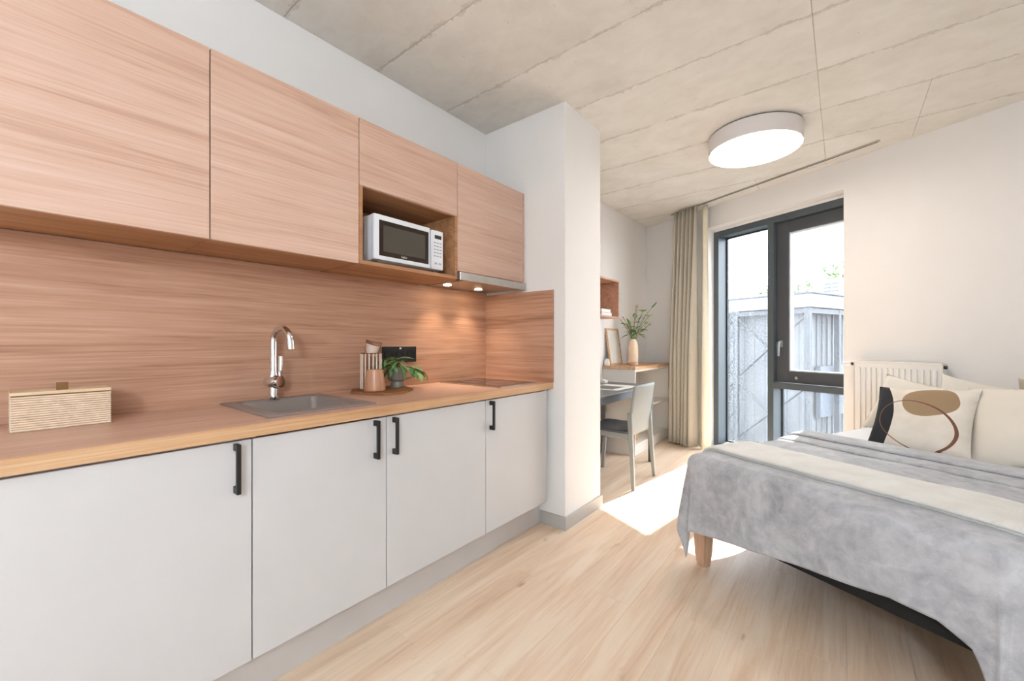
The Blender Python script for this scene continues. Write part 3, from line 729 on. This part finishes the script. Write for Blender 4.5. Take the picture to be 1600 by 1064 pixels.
# curtains
def curtain(name, t0, t1, tb0, tb1, nf, A, label, mat, z0, nc=3.885, seed=0, warp=.5):
    def f(u_, v_):
        z = CH-.021 + (z0-(CH-.021))*v_
        s = u_ + .018*sin(u_*17+seed)*warp
        tt = (t0+(t1-t0)*u_)*(1-v_**.8)+(tb0+(tb1-tb0)*u_)*v_**.8
        amp = A*(.42+.58*min(1, v_*1.7))
        ph = 2*pi*nf*s+.5*sin(v_*2+seed)
        n_ = nc + amp*(sin(ph)+.25*sin(2*ph+1.3)) + .010*sin(u_*9+v_*4+seed)*v_
        tt += .35*amp*cos(ph)*min(1, v_*2)
        return (tt, n_, z)
    b = MB(MW); b.grid(f, int(nf*16), 26)
    o = b.build(name, mat, None, smooth=True, solid=.004, angle=180)
    tag(o, label, 'curtain'); return o
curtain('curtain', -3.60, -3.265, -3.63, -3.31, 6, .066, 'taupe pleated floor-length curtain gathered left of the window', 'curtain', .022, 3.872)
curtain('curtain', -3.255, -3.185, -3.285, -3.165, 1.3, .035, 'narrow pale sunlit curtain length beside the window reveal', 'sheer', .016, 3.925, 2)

# ================================================================== RADIATOR
rd = thing('radiator', 'white ribbed panel radiator on the window wall behind the bed cushions', 'radiator', tuple(W(-1.56, 3.98, .45)), RZW)
r0, r1, rz0, rz1 = -1.822, -1.302, .45, 1.045
b = MB(MW); b.box(r0, r1, 3.965, 3.985, rz0, rz1, .004, 2); b.box(r0, r1, 4.02, 4.035, rz0, rz1, .004, 2); b.build('panels', 'white_metal', rd)
MB(MW).box(r0-.003, r1+.003, 3.960, 4.040, rz1-.008, rz1+.004, .003, 2).build('top_grille', 'white_metal', rd)
for s_ in (r0-.004, r1+.001): MB(MW).box(s_, s_+.003, 3.963, 4.038, rz0+.01, rz1-.006).build('side_cover', 'white_metal', rd)
nr = 14
for k in range(nr):
    tc_ = r0+.035+k*(r1-r0-.07)/(nr-1)
    MB(MW).box(tc_-.010, tc_+.010, 3.957, 3.966, rz0+.03, rz1-.045, .004, 2).build('rib', 'white_metal', rd, smooth=True)
vm = Matrix.Rotation(-pi/2, 4, 'Y')
MB(MW).lathe([(0, 0), (.012, 0), (.012, .022), (0, .022)], c=(r0-.005, 3.985, 1.022), mat=vm, seg=20).build('valve_collar', 'black_plastic', rd, smooth=True)
MB(MW).lathe([(0, .0), (.017, .0), (.018, .05), (.014, .062), (0, .062)], c=(r0-.028, 3.985, 1.022), mat=vm, seg=24).build('thermostat_head', 'white_plastic', rd, smooth=True)
MB(MW).lathe([(0, 0), (.012, 0), (.012, .016), (0, .016)], c=(r1+.005, 3.985, 1.022), mat=Matrix.Rotation(pi/2, 4, 'Y'), seg=16).build('bleed_plug', 'black_plastic', rd, smooth=True)
MB(MW).box(r0+.1, r0+.13, 4.036, WN-.0005, .6, .95).build('bracket', 'white_metal', rd); MB(MW).box(r1-.13, r1-.1, 4.036, WN-.0005, .6, .95).build('bracket', 'white_metal', rd)

# ================================================================== BED
BT0, BT1, BN0, BN1 = -1.605, -.425, 1.850, 3.86
bd = thing('bed', 'black bed base on tapered wooden legs under the grey blanket', 'bed', tuple(W(-1., 2.85, 0)), RZW)
MB(MW).box(BT0+.005, BT1-.005, BN0-.025, BN1, .246, .36, .008, 2).build('base', 'bed_black', bd)
def leg(tx, ny):
    b = bmesh.new(); vs = []
    for h_, z in ((.026, 0.001), (.030, .06), (.041, .2475)):
        ring = []
        for sx, sy in ((-1, -1), (1, -1), (1, 1), (-1, 1)): ring.append(b.verts.new((tx+sx*h_, ny+sy*h_, z)))
        vs.append(ring)
    for A, B in zip(vs, vs[1:]):
        for k in range(4): b.faces.new((A[k], A[(k+1) % 4], B[(k+1) % 4], B[k]))
    b.faces.new(vs[0][::-1]); b.faces.new(vs[-1])
    bmesh.ops.bevel(b, geom=[e for e in b.edges if abs(e.verts[0].co.z-e.verts[1].co.z) > .01], offset=.006, segments=2, affect='EDGES')
    mb = MB(MW); mb.merge(b); return mb.build('leg', 'oak_z', bd, smooth=True)
for tx in (BT0+.045, BT1-.055):
    for ny in (BN0+.045, BN1-.06): leg(tx, ny)
ZM = .583
mat_ = tag(MB(MW).box(BT0, BT1, BN0, BN1, .3605, ZM, .035, 4).build('mattress', 'sheet', smooth=True), 'white-sheeted mattress on the bed, bare at the cushion end', 'mattress')
# draped cloths
def drape(u_, v_, zt, rc, tL, tR, nF, amp=.012, seed=0., wr=.006):
    du = (tL+rc-u_) if u_ < tL+rc else ((tR-rc-u_) if u_ > tR-rc else 0.0)   # signed, + = left
    dv = (nF+rc-v_) if v_ < nF+rc else 0.0
    s = hypot(du, dv)
    bx_, by_ = min(max(u_, tL+rc), tR-rc), max(v_, nF+rc)
    wz = wr*noise.noise(Vector((u_*3.1+seed, v_*4.3, seed)))+wr*.5*noise.noise(Vector((u_*9+seed, v_*8, seed+3)))
    if s < 1e-6: return Vector((bx_, by_, zt+wz))
    q = rc*pi/2
    if s < q: hz, dp = rc*sin(s/rc), rc*(1-cos(s/rc))
    else: hz, dp = rc+.06*(s-q), rc+(s-q)*.998
    th = atan2(dv, abs(du))
    ramp_ = min(1, max(0, (s-q)/.25))
    fold = sin(th*4+.3) if (du != 0 and dv != 0) else 0
    hz += ramp_*(amp*(sin((u_ if dv > abs(du) else v_)*13+seed*3)*.6+.7*noise.noise(Vector((u_*5, v_*5, seed))))+.03*fold*(du != 0 and dv != 0))
    hz = max(hz, min(rc, hz))
    dirx, diry = -du/s, -dv/s
    return Vector((bx_+dirx*hz, by_+diry*hz, zt-dp+wz*(1-min(1, s/.1))))
BZ = .598
bl = thing('blanket', 'grey plush blanket draped over the foot of the bed', 'blanket', tuple(W(-1., 2.3, .6)), RZW)
tL, tR, nF = BT0-.012, BT1+.012, BN0-.040
uL, uR, vF = tL-.355, tR+.38, nF-.345
HEM = [(-2.2, .40), (-1.62, .40), (-1.5, .388), (-1.3, .35), (-.95, .31), (-.72, .275), (-.60, .285), (-.52, .33), (-.47, .47), (-.42, .52), (.2, .52)]
def hem(u_):
    for (a, va_), (b_, vb_) in zip(HEM, HEM[1:]):
        if u_ <= b_: return va_+(vb_-va_)*(u_-a)/(b_-a)
    return HEM[-1][1]
def fb(a, c):
    u_ = uL+(uR-uL)*a; vF = nF-hem(u_)+.02; v_ = vF+(2.78-vF)*c
    return drape(u_, v_, BZ, .055, tL, tR, nF, .014, 1.7, .007)
MB(MW).grid(fb, 150, 120).build('cloth', 'plush', bl, smooth=True, solid=.008, angle=180)
# folded-back top edge: two rolled layers
def roll(n0, n1, zb, th, seed):
    def f(a, c):
        u_ = tL-.012+(tR-tL+.024)*a
        ang = 2*pi*c; hw = (n1-n0)/2; p = 4.5
        cx = abs(cos(ang))**(2/p)*(1 if cos(ang) > 0 else -1); sx_ = abs(sin(ang))**(2/2.4)*(1 if sin(ang) > 0 else -1)
        wob = .014*noise.noise(Vector((u_*2.3, seed, 0)))+.006*noise.noise(Vector((u_*7, seed, 2)))
        n_ = (n0+n1)/2+hw*cx+wob; z = zb+th/2+th/2*sx_+.003*noise.noise(Vector((u_*5, n_*5, seed)))
        e = min(a, 1-a)/.05
        if e < 1: z -= .05*(1-e)**2
        return (u_, n_, z)
    return f
MB(MW).grid(roll(2.60, 2.87, BZ-.004, .024, 4), 90, 28, True).build('folded_edge', 'plush', bl, smooth=True, angle=180)
MB(MW).grid(roll(2.715, 2.89, BZ+.015, .022, 9), 90, 28, True).build('folded_edge', 'plush', bl, smooth=True, angle=180)
# cream throw across the bed
th_ = thing('throw', 'cream woven throw folded across the foot of the grey blanket', 'throw', tuple(W(-1., 2.1, .61)), RZW)
def ft(n0, n1, zt, rcx, hang, seed):
    def f(a, c):
        u_ = tL-hang+(tR+.25-tL+hang)*a
        v_ = n0+(n1-n0)*c+.02*noise.noise(Vector((u_*1.8, seed, 1)))+.008*noise.noise(Vector((u_*6, seed+c, 1)))
        z = zt-.006*(abs(c-.5)*2)**6
        return drape(u_, v_, z, rcx, tL-.012, tR+.012, nF-.5, .014, 1.7, .007)
    return f
MB(MW).grid(ft(1.975, 2.275, BZ+.014, .062, .26, 2.), 130, 20).build('lower_layer', 'throw', th_, smooth=True, solid=.010, angle=180)
MB(MW).grid(ft(1.968, 2.285, BZ+.026, .070, .25, 2.), 130, 20).build('upper_layer', 'throw', th_, smooth=True, solid=.011, angle=180)

# ------------------------------------------------------------------ cushions
def cushion(name, label, t_, n_, zc, w, h, d, yaw, tilt, roll_, mat, back=None, group='bed cushions', pinch=.10, seed=0):
    M4 = Matrix.Translation(W(t_, n_, zc)) @ Matrix.Rotation(RZW+yaw, 4, 'Z') @ Matrix.Rotation(-tilt, 4, 'X') @ Matrix.Rotation(roll_, 4, 'Y')
    o = bpy.data.objects.new(name, None); COL.objects.link(o); o.matrix_world = M4; FR[o.name] = M4; o.empty_display_size = .1
    tag(o, label, 'cushion', group)
    def f(sg):
        def g(a, c):
            x = 2*a-1; z = 2*c-1
            X = x*(1-pinch*(1-z*z)**1.0*abs(x)**2); Z = z*(1-pinch*(1-x*x)*abs(z)**2)
            th = d*.5*((1-abs(x)**2.6)*(1-abs(z)**2.6))**.55
            th += .006*noise.noise(Vector((x*2.2+seed, z*2.2, sg)))*(1-x*x)*(1-z*z)
            cr_ = .004*sin(9*atan2(z, x)+seed)*(abs(x*z))**1.5
            return (X*w/2, sg*(th+cr_+.0004), Z*h/2)
        return g
    b = MB(M4); b.grid(f(-1), 26, 26); 
    if back is None:
        b.grid(f(1), 26, 26); bmesh.ops.remove_doubles(b.bm, verts=b.bm.verts, dist=.0012)
    b.build('cover', mat, o, smooth=True, angle=180)
    if back:
        b = MB(M4); b.grid(f(1), 26, 26); b.build('reverse', back, o, smooth=True, angle=180, label='taupe reverse side')
    return o
cushion('cushion', 'cream cushion printed with a black patch, tan blob and brown loop', -1.122, 3.145, .752, .445, .43, .14, radians(0), radians(35), radians(-4), 'cushion_print', seed=1, pinch=.07)
cushion('cushion', 'plain cream cushion right of the printed one, at the picture edge', -.69, 3.235, .775, .54, .46, .17, radians(3), radians(33), radians(-6), 'cushion', seed=2, pinch=.07)
cushion('cushion', 'off-white cushion furthest left, half hidden behind the printed one', -1.27, 3.42, .772, .38, .40, .12, radians(8), radians(26), radians(13), 'cushion_w', 'taupe_cloth', seed=3)
cushion('cushion', 'off-white cushion peeking up behind the right shoulder of the printed one', -1.02, 3.52, .785, .34, .40, .12, radians(32), radians(20), radians(15), 'cushion_w', 'taupe_cloth', seed=4)
cushion('cushion', 'cushion at the far back right, only a taupe corner showing', -.69, 3.62, .80, .40, .38, .12, radians(4), radians(18), radians(3), 'taupe_cloth', seed=5)

# ================================================================== STUDY CORNER
# low shelf unit
sx1 = -1.70; sy0, sy1 = 4.19, 5.27; t2 = .02
su_ = thing('shelf_unit', 'low white shelf unit with oak top in the window corner', 'shelf', (-1.88, 4.7, 0))
b = MB(); b.box(WX+.003, sx1, sy0, sy0+t2, 0, .905, .001); b.build('side_panel', 'cream_cab', su_)
b = MB(); b.box(WX+.003, sx1, sy1-t2, sy1, 0, .905, .001); b.build('side_panel', 'cream_cab', su_)
MB().box(WX+.003, WX+.012, sy0+t2, sy1-t2, .1, .905).build('back_panel', 'cream_cab', su_)
for z in (.095, .478, .883): MB().box(WX+.012, sx1-.002, sy0+t2, sy1-t2, z, z+.022, .001).build('shelf_board', 'cream_cab', su_)
MB().box(sx1-.020, sx1-.002, sy0+t2, sy1-t2, .0, .094, .001).build('kick_board', 'cream_cab', su_)
MB().box(WX+.003, sx1+.008, sy0-.010, sy1+.005, .9055, .940, .0015).build('oak_top', 'oak', su_, label='oak-coloured top board')
# wall box shelf
wb = thing('wall_shelf', 'open wooden box shelf on the wall above the desk', 'shelf', (WX+.1, 3.6, 1.456))
wx1 = -1.86; wy0, wy1, wz0, wz1 = 3.00, 4.155, 1.452, 1.852; t3 = .018
for nm, a in (('bottom_board', (wy0, wy1, wz0, wz0+t3)), ('top_board', (wy0, wy1, wz1-t3, wz1)), ('end_board', (wy1-t3, wy1, wz0+t3, wz1-t3)), ('end_board', (wy0, wy0+t3, wz0+t3, wz1-t3))):
    MB().box(WX+.003, wx1, a[0], a[1], a[2], a[3], .0008).build(nm, 'splash_wood', wb)
MB().box(WX+.002, WX+.010, wy0+t3, wy1-t3, wz0+t3, wz1-t3).build('back_board', 'splash_wood', wb)
zb = wz0+t3+.0005
def book(z, w, y0, y1, x0, x1, mat, label):
    c = thing('book', label, 'book', ((x0+x1)/2, (y0+y1)/2, z), 0, 'books lying in the wall shelf')
    b = MB(); b.box(x0, x1, y0, y1, z, z+.003); b.box(x0, x1, y0, y1, z+w-.003, z+w); b.box(x0, x0+.003, y0, y1, z+.003, z+w-.003); b.build('cover', mat, c)
    MB().box(x0+.003, x1-.003, y0+.003, y1-.003, z+.003, z+w-.003).build('pages', 'paper', c)
book(zb, .034, 3.80, 4.035, -2.04, -1.885, 'book_g', 'grey book lying under the white one in the wall shelf')
book(zb+.0345, .034, 3.81, 4.02, -2.04, -1.89, 'book_w', 'white book lying on the grey one in the wall shelf')
# picture frame leaning on the wall
pf_ = thing('picture_frame', 'oak picture frame with a pale print leaning on the wall on the shelf unit', 'picture', (-1.97, 4.35, .9405))
fm = Matrix.Translation((-1.995, 4.245, .941)) @ Matrix.Rotation(radians(1.5), 4, 'Z') @ Matrix.Rotation(radians(-8), 4, 'Y')
fw, fh, fb_, fd = .34, .42, .022, .018
for nm, a in (('rail', (0, fw, 0, fb_)), ('rail', (0, fw, fh-fb_, fh)), ('stile', (0, fb_, fb_, fh-fb_)), ('stile', (fw-fb_, fw, fb_, fh-fb_))):
    b = MB(fm); b.box(-fd, 0, a[0], a[1], a[2], a[3], .001); b.build(nm, 'oak', pf_)
MB(fm).box(-.012, -.008, fb_, fw-fb_, fb_, fh-fb_).build('print', 'art', pf_)
# vase
VX, VY = -1.870, 4.56
va = thing('flower_vase', 'cream ceramic bottle vase with a loose green bouquet on the shelf unit', 'vase', (VX, VY, .9405))
vz = .9405
MB().lathe([(0, vz), (.050, vz), (.054, vz+.006), (.056, vz+.05), (.056, vz+.19), (.052, vz+.23), (.040, vz+.265), (.030, vz+.283), (.029, vz+.295), (.025, vz+.295), (.026, vz+.27), (0, vz+.26)], c=(VX, VY, 0), seg=32).build('body', 'vase', va, smooth=True)
l3 = leaf_mesh(.10, .040, .35); l3.materials.append(M['leaf_d']); l4 = leaf_mesh(.085, .030, .5); l4.materials.append(M['leaf']); l5 = leaf_mesh(.035, .020, .1); l5.materials.append(M['leaf_l'])
l6 = leaf_mesh(.026, .016, .1); l6.materials.append(plain('faded blossom', 'b9a39a', .8, var=.2, scale=40))
vo = (VX, VY, vz); rg = random.Random(11)
Rv, Fv = Vector((.781, .625, 0)), Vector((-.625, .781, 0))
def vp(r, h, f=0): return Vector((VX, VY, 1.235))+Rv*r+Fv*f+Vector((0, 0, h))
stems = [(-.16, .23, 0, 'sprig'), (-.10, .24, .05, 'sprig'), (-.06, .20, -.03, 'blade'), (.02, .27, .0, 'bud'), (.05, .36, .04, 'sprig'), (.02, .37, -.04, 'sprig'), (.11, .31, 0, 'flower'), (.16, .25, -.05, 'flower'), (.22, .36, .02, 'cat'), (.20, .16, .04, 'sprig'), (.12, .17, -.06, 'sprig'), (-.03, .15, .08, 'sprig')]
for r, h_, f_, kd in stems:
    p0 = vp(r*.06, -.04, f_*.05); p2 = vp(r, h_, f_); p1 = vp(r*.35, h_*.6, f_*.4)
    pts = [p0*(1-s)**2+p1*2*s*(1-s)+p2*s*s for s in [k/8 for k in range(9)]]
    MB().tube(pts, [.0042-.0002*k for k in range(9)], 5).build('stem', 'stem', va, smooth=True)
    d = (pts[-1]-pts[-2]).normalized()
    if kd == 'sprig':
        for q in range(11):
            s = rg.choice((4, 5, 6, 7, 8)); put_leaf(rg.choice((l5, l6, l6)), va, pts[s], d+Vector((rg.uniform(-.9, .9), rg.uniform(-.9, .9), rg.uniform(-.2, .5))), rg.uniform(-1, 1), rg.uniform(1.0, 1.6), 'blossom', vo)
    elif kd == 'bud':
        MB().lathe([(0, -.03), (.018, -.022), (.028, 0), (.022, .018), (.010, .026), (0, .024)], c=tuple(p2), seg=16).build('bud', 'leaf', va, smooth=True)
    elif kd == 'blade':
        put_leaf(l4, va, pts[6], d+Vector((0, 0, .4)), .4, 1.2, 'leaf', vo)
    elif kd == 'flower':
        for q in range(9):
            a = 2*pi*q/9; put_leaf(l5, va, p2, Vector((cos(a), sin(a), .5)), 0, 1.9, 'petal', vo)
    elif kd == 'cat':
        MB().tube([p2-d*.01, p2+d*.02, p2+d*.07, p2+d*.085], [.003, .008, .008, .002], 8).build('catkin', 'leaf_d', va, smooth=True)
    for s in (3, 5):
        if rg.random() < .8: put_leaf(rg.choice((l3, l4)), va, pts[s], d*.5+Vector((rg.uniform(-1, 1), rg.uniform(-1, 1), rg.uniform(-.3, .3))), rg.uniform(-.6, .6), rg.uniform(.7, 1.05), 'leaf', vo)
for r, h_, dx, dz, ms in ((-.06, .14, -1, .15, l4), (.08, .11, 1, .2, l3), (.06, .05, .9, -.1, l4), (-.05, .05, -1, -.2, l3), (-.03, .08, -.7, .2, l3), (.0, .05, .2, .8, l4), (.03, .05, -.2, .9, l4), (-.01, .03, .5, .6, l3), (.01, .03, -.5, .5, l3)):
    put_leaf(ms, va, vp(r, h_), Rv*dx+Fv*rg.uniform(-.4, .4)+Vector((0, 0, dz)), rg.uniform(-.4, .4), 1.0, 'leaf', vo)
tag(set_origin(MB().lathe([(0, .941), (.020, .941), (.024, .946), (.055, .975), (.058, .982), (.054, .980), (.026, .952), (0, .950)], c=(-1.800, 4.345, 0), seg=28).build('dish', 'dish', smooth=True), (-1.80, 4.345, .941)), 'small shallow clay dish in front of the vase', 'dish')
tag(set_origin(MB().lathe([(0, .9405), (.028, .9405), (.033, .95), (.031, .98), (.022, 1.005), (.010, 1.018), (0, 1.020)], c=(-2.030, 4.218, 0), seg=28).build('ornament', 'white_cer', smooth=True), (-2.03, 4.218, .9405)), 'white rounded ceramic ornament left of the picture frame beside the pier', 'ornament')
# basket in the shelf
bk = thing('basket', 'small straw basket in the lower compartment of the shelf unit', 'basket', (-1.86, 4.42, .1175))
b = MB()
for k in range(9): 
    rr = .085+.006*sin(k/8*pi)
    b.tube([(-1.86+rr*cos(2*pi*q/24), 4.42+rr*sin(2*pi*q/24), .127+k*.017) for q in range(24)], .010, 6, closed=True)
b.build('coils', 'basket', bk, smooth=True)
MB().lathe([(0, .118), (.082, .118), (.082, .124), (0, .124)], c=(-1.86, 4.42, 0)).build('bottom', 'basket', bk)
# desk
dk_ = thing('desk', 'dark grey metal desk with thin top along the study wall', 'desk', (-1.76, 3.5, 0))
dx0, dx1, dy0, dy1 = -2.05, -1.475, 2.90, 4.15
MB().box(dx0, dx1, dy0, dy1, .752, .772, .003, 2).build('desktop', 'desk', dk_)
b = MB(); b.box(dx1-.045, dx1-.008, dy0+.02, dy1-.02, .700, .7515, .002); b.box(dx0+.008, dx0+.04, dy0+.02, dy1-.02, .700, .7515, .002); b.box(dx0+.04, dx1-.045, dy0+.02, dy0+.055, .700, .7515, .002); b.box(dx0+.04, dx1-.045, dy1-.055, dy1-.02, .700, .7515, .002)
b.build('apron', 'desk', dk_)
for lx in (dx0+.028, dx1-.028):
    for ly in (dy0+.042, dy1-.042): MB().box(lx-.019, lx+.019, ly-.019, ly+.019, .001, .699, .003, 2).build('leg', 'desk', dk_)
# things on the desk
mg = thing('magazine', 'open magazine with a dark photo page on the desk', 'magazine', (-1.72, 3.60, .7725))
b = MB(); b.box(-1.86, -1.54, 3.40, 3.86, .7725, .7775, .001); b.build('pages', 'paper', mg)
MB().box(-1.83, -1.60, 3.43, 3.70, .7776, .7782).build('photo', 'photo', mg)
c = thing('candle_holder', 'small white square holder on the far side of the desk', 'holder', (-1.95, 3.97, .7725))
MB().box(-1.985, -1.915, 3.93, 4.0, .7725, .805, .004, 2).build('body', 'white_cer', c, smooth=True)
MB().lathe([(0, .8052), (.022, .8052), (.022, .812), (0, .812)], c=(-1.95, 3.965, 0), seg=20).build('wax', 'paper', c)
# chair: faces the wall, its back towards the room
ch = thing('desk_chair', 'grey moulded chair with open back legs pulled up to the desk', 'chair', (-1.55, 3.44, 0))
cy0, cy1 = 3.205, 3.665; cyc = (cy0+cy1)/2
def fbk(a, c):      # curved backrest panel, a across (y), c up
    y = cy0+.008+(cy1-cy0-.016)*a; z = .43+(.853-.43)*c
    k_ = 1-(2*a-1)**2
    x = -1.352 + .045*((c)**1.6) - .000 + .030*k_*min(1, c*1.2) 
    if c > .93: z -= .012*((c-.93)/.07)**2*abs(2*a-1)**4
    w = 1-.10*max(0, (.35-c)/.35)
    return (x, cyc+(y-cyc)*w, z)
MB().grid(fbk, 16, 14).build('backrest', 'chair', ch, smooth=True, solid=.012, angle=60)
def fseat(a, c):
    x = -1.80+.445*a; y = cy0+.01+(cy1-cy0-.02)*c
    z = .462-.016*sin(pi*a)*sin(pi*c)-.03*max(0, (.12-a)/.12)**2
    return (x, y, z)
MB().grid(fseat, 14, 12).build('seat', 'chair_seat', ch, smooth=True, solid=.020, angle=60)
b = MB(); b.box(-1.78, -1.36, cy0+.012, cy0+.035, .405, .449, .004, 2); b.box(-1.78, -1.36, cy1-.035, cy1-.012, .405, .449, .004, 2); b.box(-1.78, -1.755, cy0+.035, cy1-.035, .41, .449, .004, 2); b.build('seat_frame', 'chair', ch, smooth=True)
def cleg(p0, p1, w0, w1):
    b = bmesh.new(); rr_ = []
    for p, w in ((p0, w0), (p1, w1)):
        rr_.append([b.verts.new((p[0]+sx*w[0]/2, p[1]+sy*w[1]/2, p[2])) for sx, sy in ((-1, -1), (1, -1), (1, 1), (-1, 1))])
    for k in range(4): b.faces.new((rr_[0][k], rr_[0][(k+1) % 4], rr_[1][(k+1) % 4], rr_[1][k]))
    b.faces.new(rr_[0][::-1]); b.faces.new(rr_[1]); bmesh.ops.recalc_face_normals(b, faces=b.faces)
    bmesh.ops.bevel(b, geom=list(b.edges), offset=.004, segments=2, affect='EDGES')
    mb = MB(); mb.merge(b); return mb.build('leg', 'chair', ch, smooth=True)
cleg((-1.318, cy0+.012, .001), (-1.352, cy0+.022, .62), (.026, .026), (.040, .030))
cleg((-1.318, cy1+.018, .001), (-1.352, cy1-.022, .62), (.026, .026), (.040, .030))
cleg((-1.80, cy0+.02, .001), (-1.765, cy0+.024, .44), (.026, .026), (.038, .030))
cleg((-1.80, cy1-.02, .001), (-1.765, cy1-.024, .44), (.026, .026), (.038, .030))

# ================================================================== OUTSIDE
GZ = -1.35
struct(MB(MW).box(-40, 25, 4.6, 60, GZ-.1, GZ).build('ground', 'ground'))
tag(MB(MW).box(-9, -3.5, 6.6, 7.6, GZ+.001, GZ+.04).build('lawn_strip', 'grass'), 'narrow strip of grass in the yard below the window', 'grass')
CB = Vector((-.546, 11.358, 0)); a_ = Vector((-.93, .367, 0)); b_ = Vector((.367, .93, 0))
ZF = 2.321
hs = thing('building', 'pale flat-roofed building with steel posts and braces opposite the window', 'building', (CB.x, CB.y, GZ))
MB_ = Matrix(((-a_.x, b_.x, 0, CB.x), (-a_.y, b_.y, 0, CB.y), (0, 0, 1, 0), (0, 0, 0, 1)))   # x runs right from the left end to the corner (negative = left), y goes back
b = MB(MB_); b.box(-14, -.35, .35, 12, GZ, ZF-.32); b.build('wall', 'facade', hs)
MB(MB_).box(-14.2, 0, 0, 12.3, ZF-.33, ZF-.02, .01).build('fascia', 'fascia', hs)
MB(MB_).box(-14.25, .05, -.05, 12.35, ZF-.02, ZF+.01).build('roof_edge', 'ext_steel', hs)
MB(MB_).box(-14, -.05, .05, .15, ZF-.46, ZF-.35).build('beam', 'ext_steel', hs); MB(MB_).box(-.15, -.05, .15, 12, ZF-.46, ZF-.35).build('beam', 'ext_steel', hs)
for px_ in (-.10, -1.78, -3.4, -5.0, -6.6): MB(MB_).box(px_-.055, px_+.055, .04, .15, GZ, ZF-.34).build('post', 'ext_steel', hs)
for py_ in (1.5, 3.1, 4.7): MB(MB_).box(-.155, -.045, py_-.05, py_+.06, GZ, ZF-.34).build('post', 'ext_steel', hs)
for x0_, x1_ in ((-1.78, -.10), (-3.4, -1.78), (-5.0, -3.4)):
    for z0_, z1_ in ((.25, 1.85), (1.85, .25), (-1.3, .2), (.2, -1.3)):
        MB(MB_).tube([(x0_, .1, z0_), (x1_, .1, z1_)], .028, 6).build('brace', 'ext_steel', hs)
for k in range(46):
    xx = -.42-k*.26
    if k < 40: MB(MB_).box(xx-.012, xx+.012, .338, .351, GZ, ZF-.33).build('cladding_rib', 'facade', hs)
for k in range(14):
    yy = .5+k*.26; MB(MB_).box(-.351, -.315, yy-.012, yy+.012, GZ, ZF-.33).build('cladding_rib', 'facade', hs)
MB(MB_).box(-.30, -.2, .9, 2.6, -.6, .62).build('clutter_sheet', 'ext_dark', hs); MB(MB_).box(-.30, -.2, 3.2, 5.2, -.6, 1.1).build('clutter_sheet', 'ext_dark', hs)  # plain sheets standing in for clutter beside the corner post
# lattice mast on the left
lm = thing('lattice_mast', 'slim zig-zag steel lattice mast left in the tall pane', 'mast', tuple(W(-5.86, 8.0, GZ)), RZW)
for dx in (-.085, .085):
    MB(MW).box(-5.86+dx-.016, -5.86+dx+.016, 7.98, 8.02, GZ, 1.82).build('upright', 'ext_steel', lm)
for k in range(11):
    z = GZ+.05+k*.28; s_ = 1 if k % 2 else -1
    MB(MW).tube([(-5.86-.085*s_, 8.0, z), (-5.86+.085*s_, 8.0, z+.28)], .012, 6).build('diagonal', 'ext_steel', lm)
    if k % 2: MB(MW).tube([(-5.945, 8.0, z), (-5.775, 8.0, z)], .014, 6).build('rung', 'ext_steel', lm)
MB(MW).box(-5.98, -5.74, 7.96, 8.04, 1.80, 1.84).build('cap_plate', 'ext_steel', lm)
# roof unit
ac = thing('roof_unit', 'white ventilation box with dark louvres on the opposite roof', 'ventilator', tuple(W(-7.03, 14., ZF+.012)), RZW)
MB(MW).box(-7.25, -6.70, 13.9, 14.6, ZF+.012, 3.07, .01).build('casing', 'ac', ac)
for k in range(3):
    MB(MW).box(-7.16, -6.98, 13.885, 13.90, 2.70+k*.11, 2.745+k*.11).build('louvre', 'ext_dark', ac); MB(MW).box(-6.95, -6.79, 13.885, 13.90, 2.70+k*.11, 2.745+k*.11).build('louvre', 'ext_dark', ac)
# trees
def tree(t_, n_, h_, r_, label, seed, dens=420):
    rg = random.Random(seed); c = thing('tree', label, 'tree', tuple(W(t_, n_, GZ)), RZW)
    MB(MW).tube([(t_, n_, GZ), (t_+.1, n_, h_*.4), (t_, n_, h_-r_*.4)], [.16, .12, .05], 7).build('trunk', 'bark', c)
    b = bmesh.new()
    for k in range(dens):
        while True:
            p = Vector((rg.uniform(-1, 1), rg.uniform(-1, 1), rg.uniform(-1, 1)))
            if p.length < 1: break
        p = Vector((t_+p.x*r_*1.2, n_+p.y*r_, h_-r_*.5+p.z*r_*.8)); s_ = rg.uniform(.06, .15)
        q = Matrix.Rotation(rg.uniform(0, 6), 3, 'X') @ Matrix.Rotation(rg.uniform(0, 6), 3, 'Z')
        b.faces.new([b.verts.new(p+q @ Vector(w)*s_) for w in ((-1, 0, 0), (0, -.6, .15), (1, 0, 0), (0, .6, .15))])
    mb = MB(MW); mb.merge(b); o = mb.build('crown', 'tree', c, kind='stuff')
tree(-12.0, 25, 5.15, .95, 'tree top showing right above the white roof box', 3, 200)
tree(-14.5, 25.5, 4.9, .9, 'thin tree top behind the roof left of the white roof box', 4, 90)
tree(-16.6, 26, 4.8, .8, 'low tree top at the roof corner in the tall pane', 5, 120)
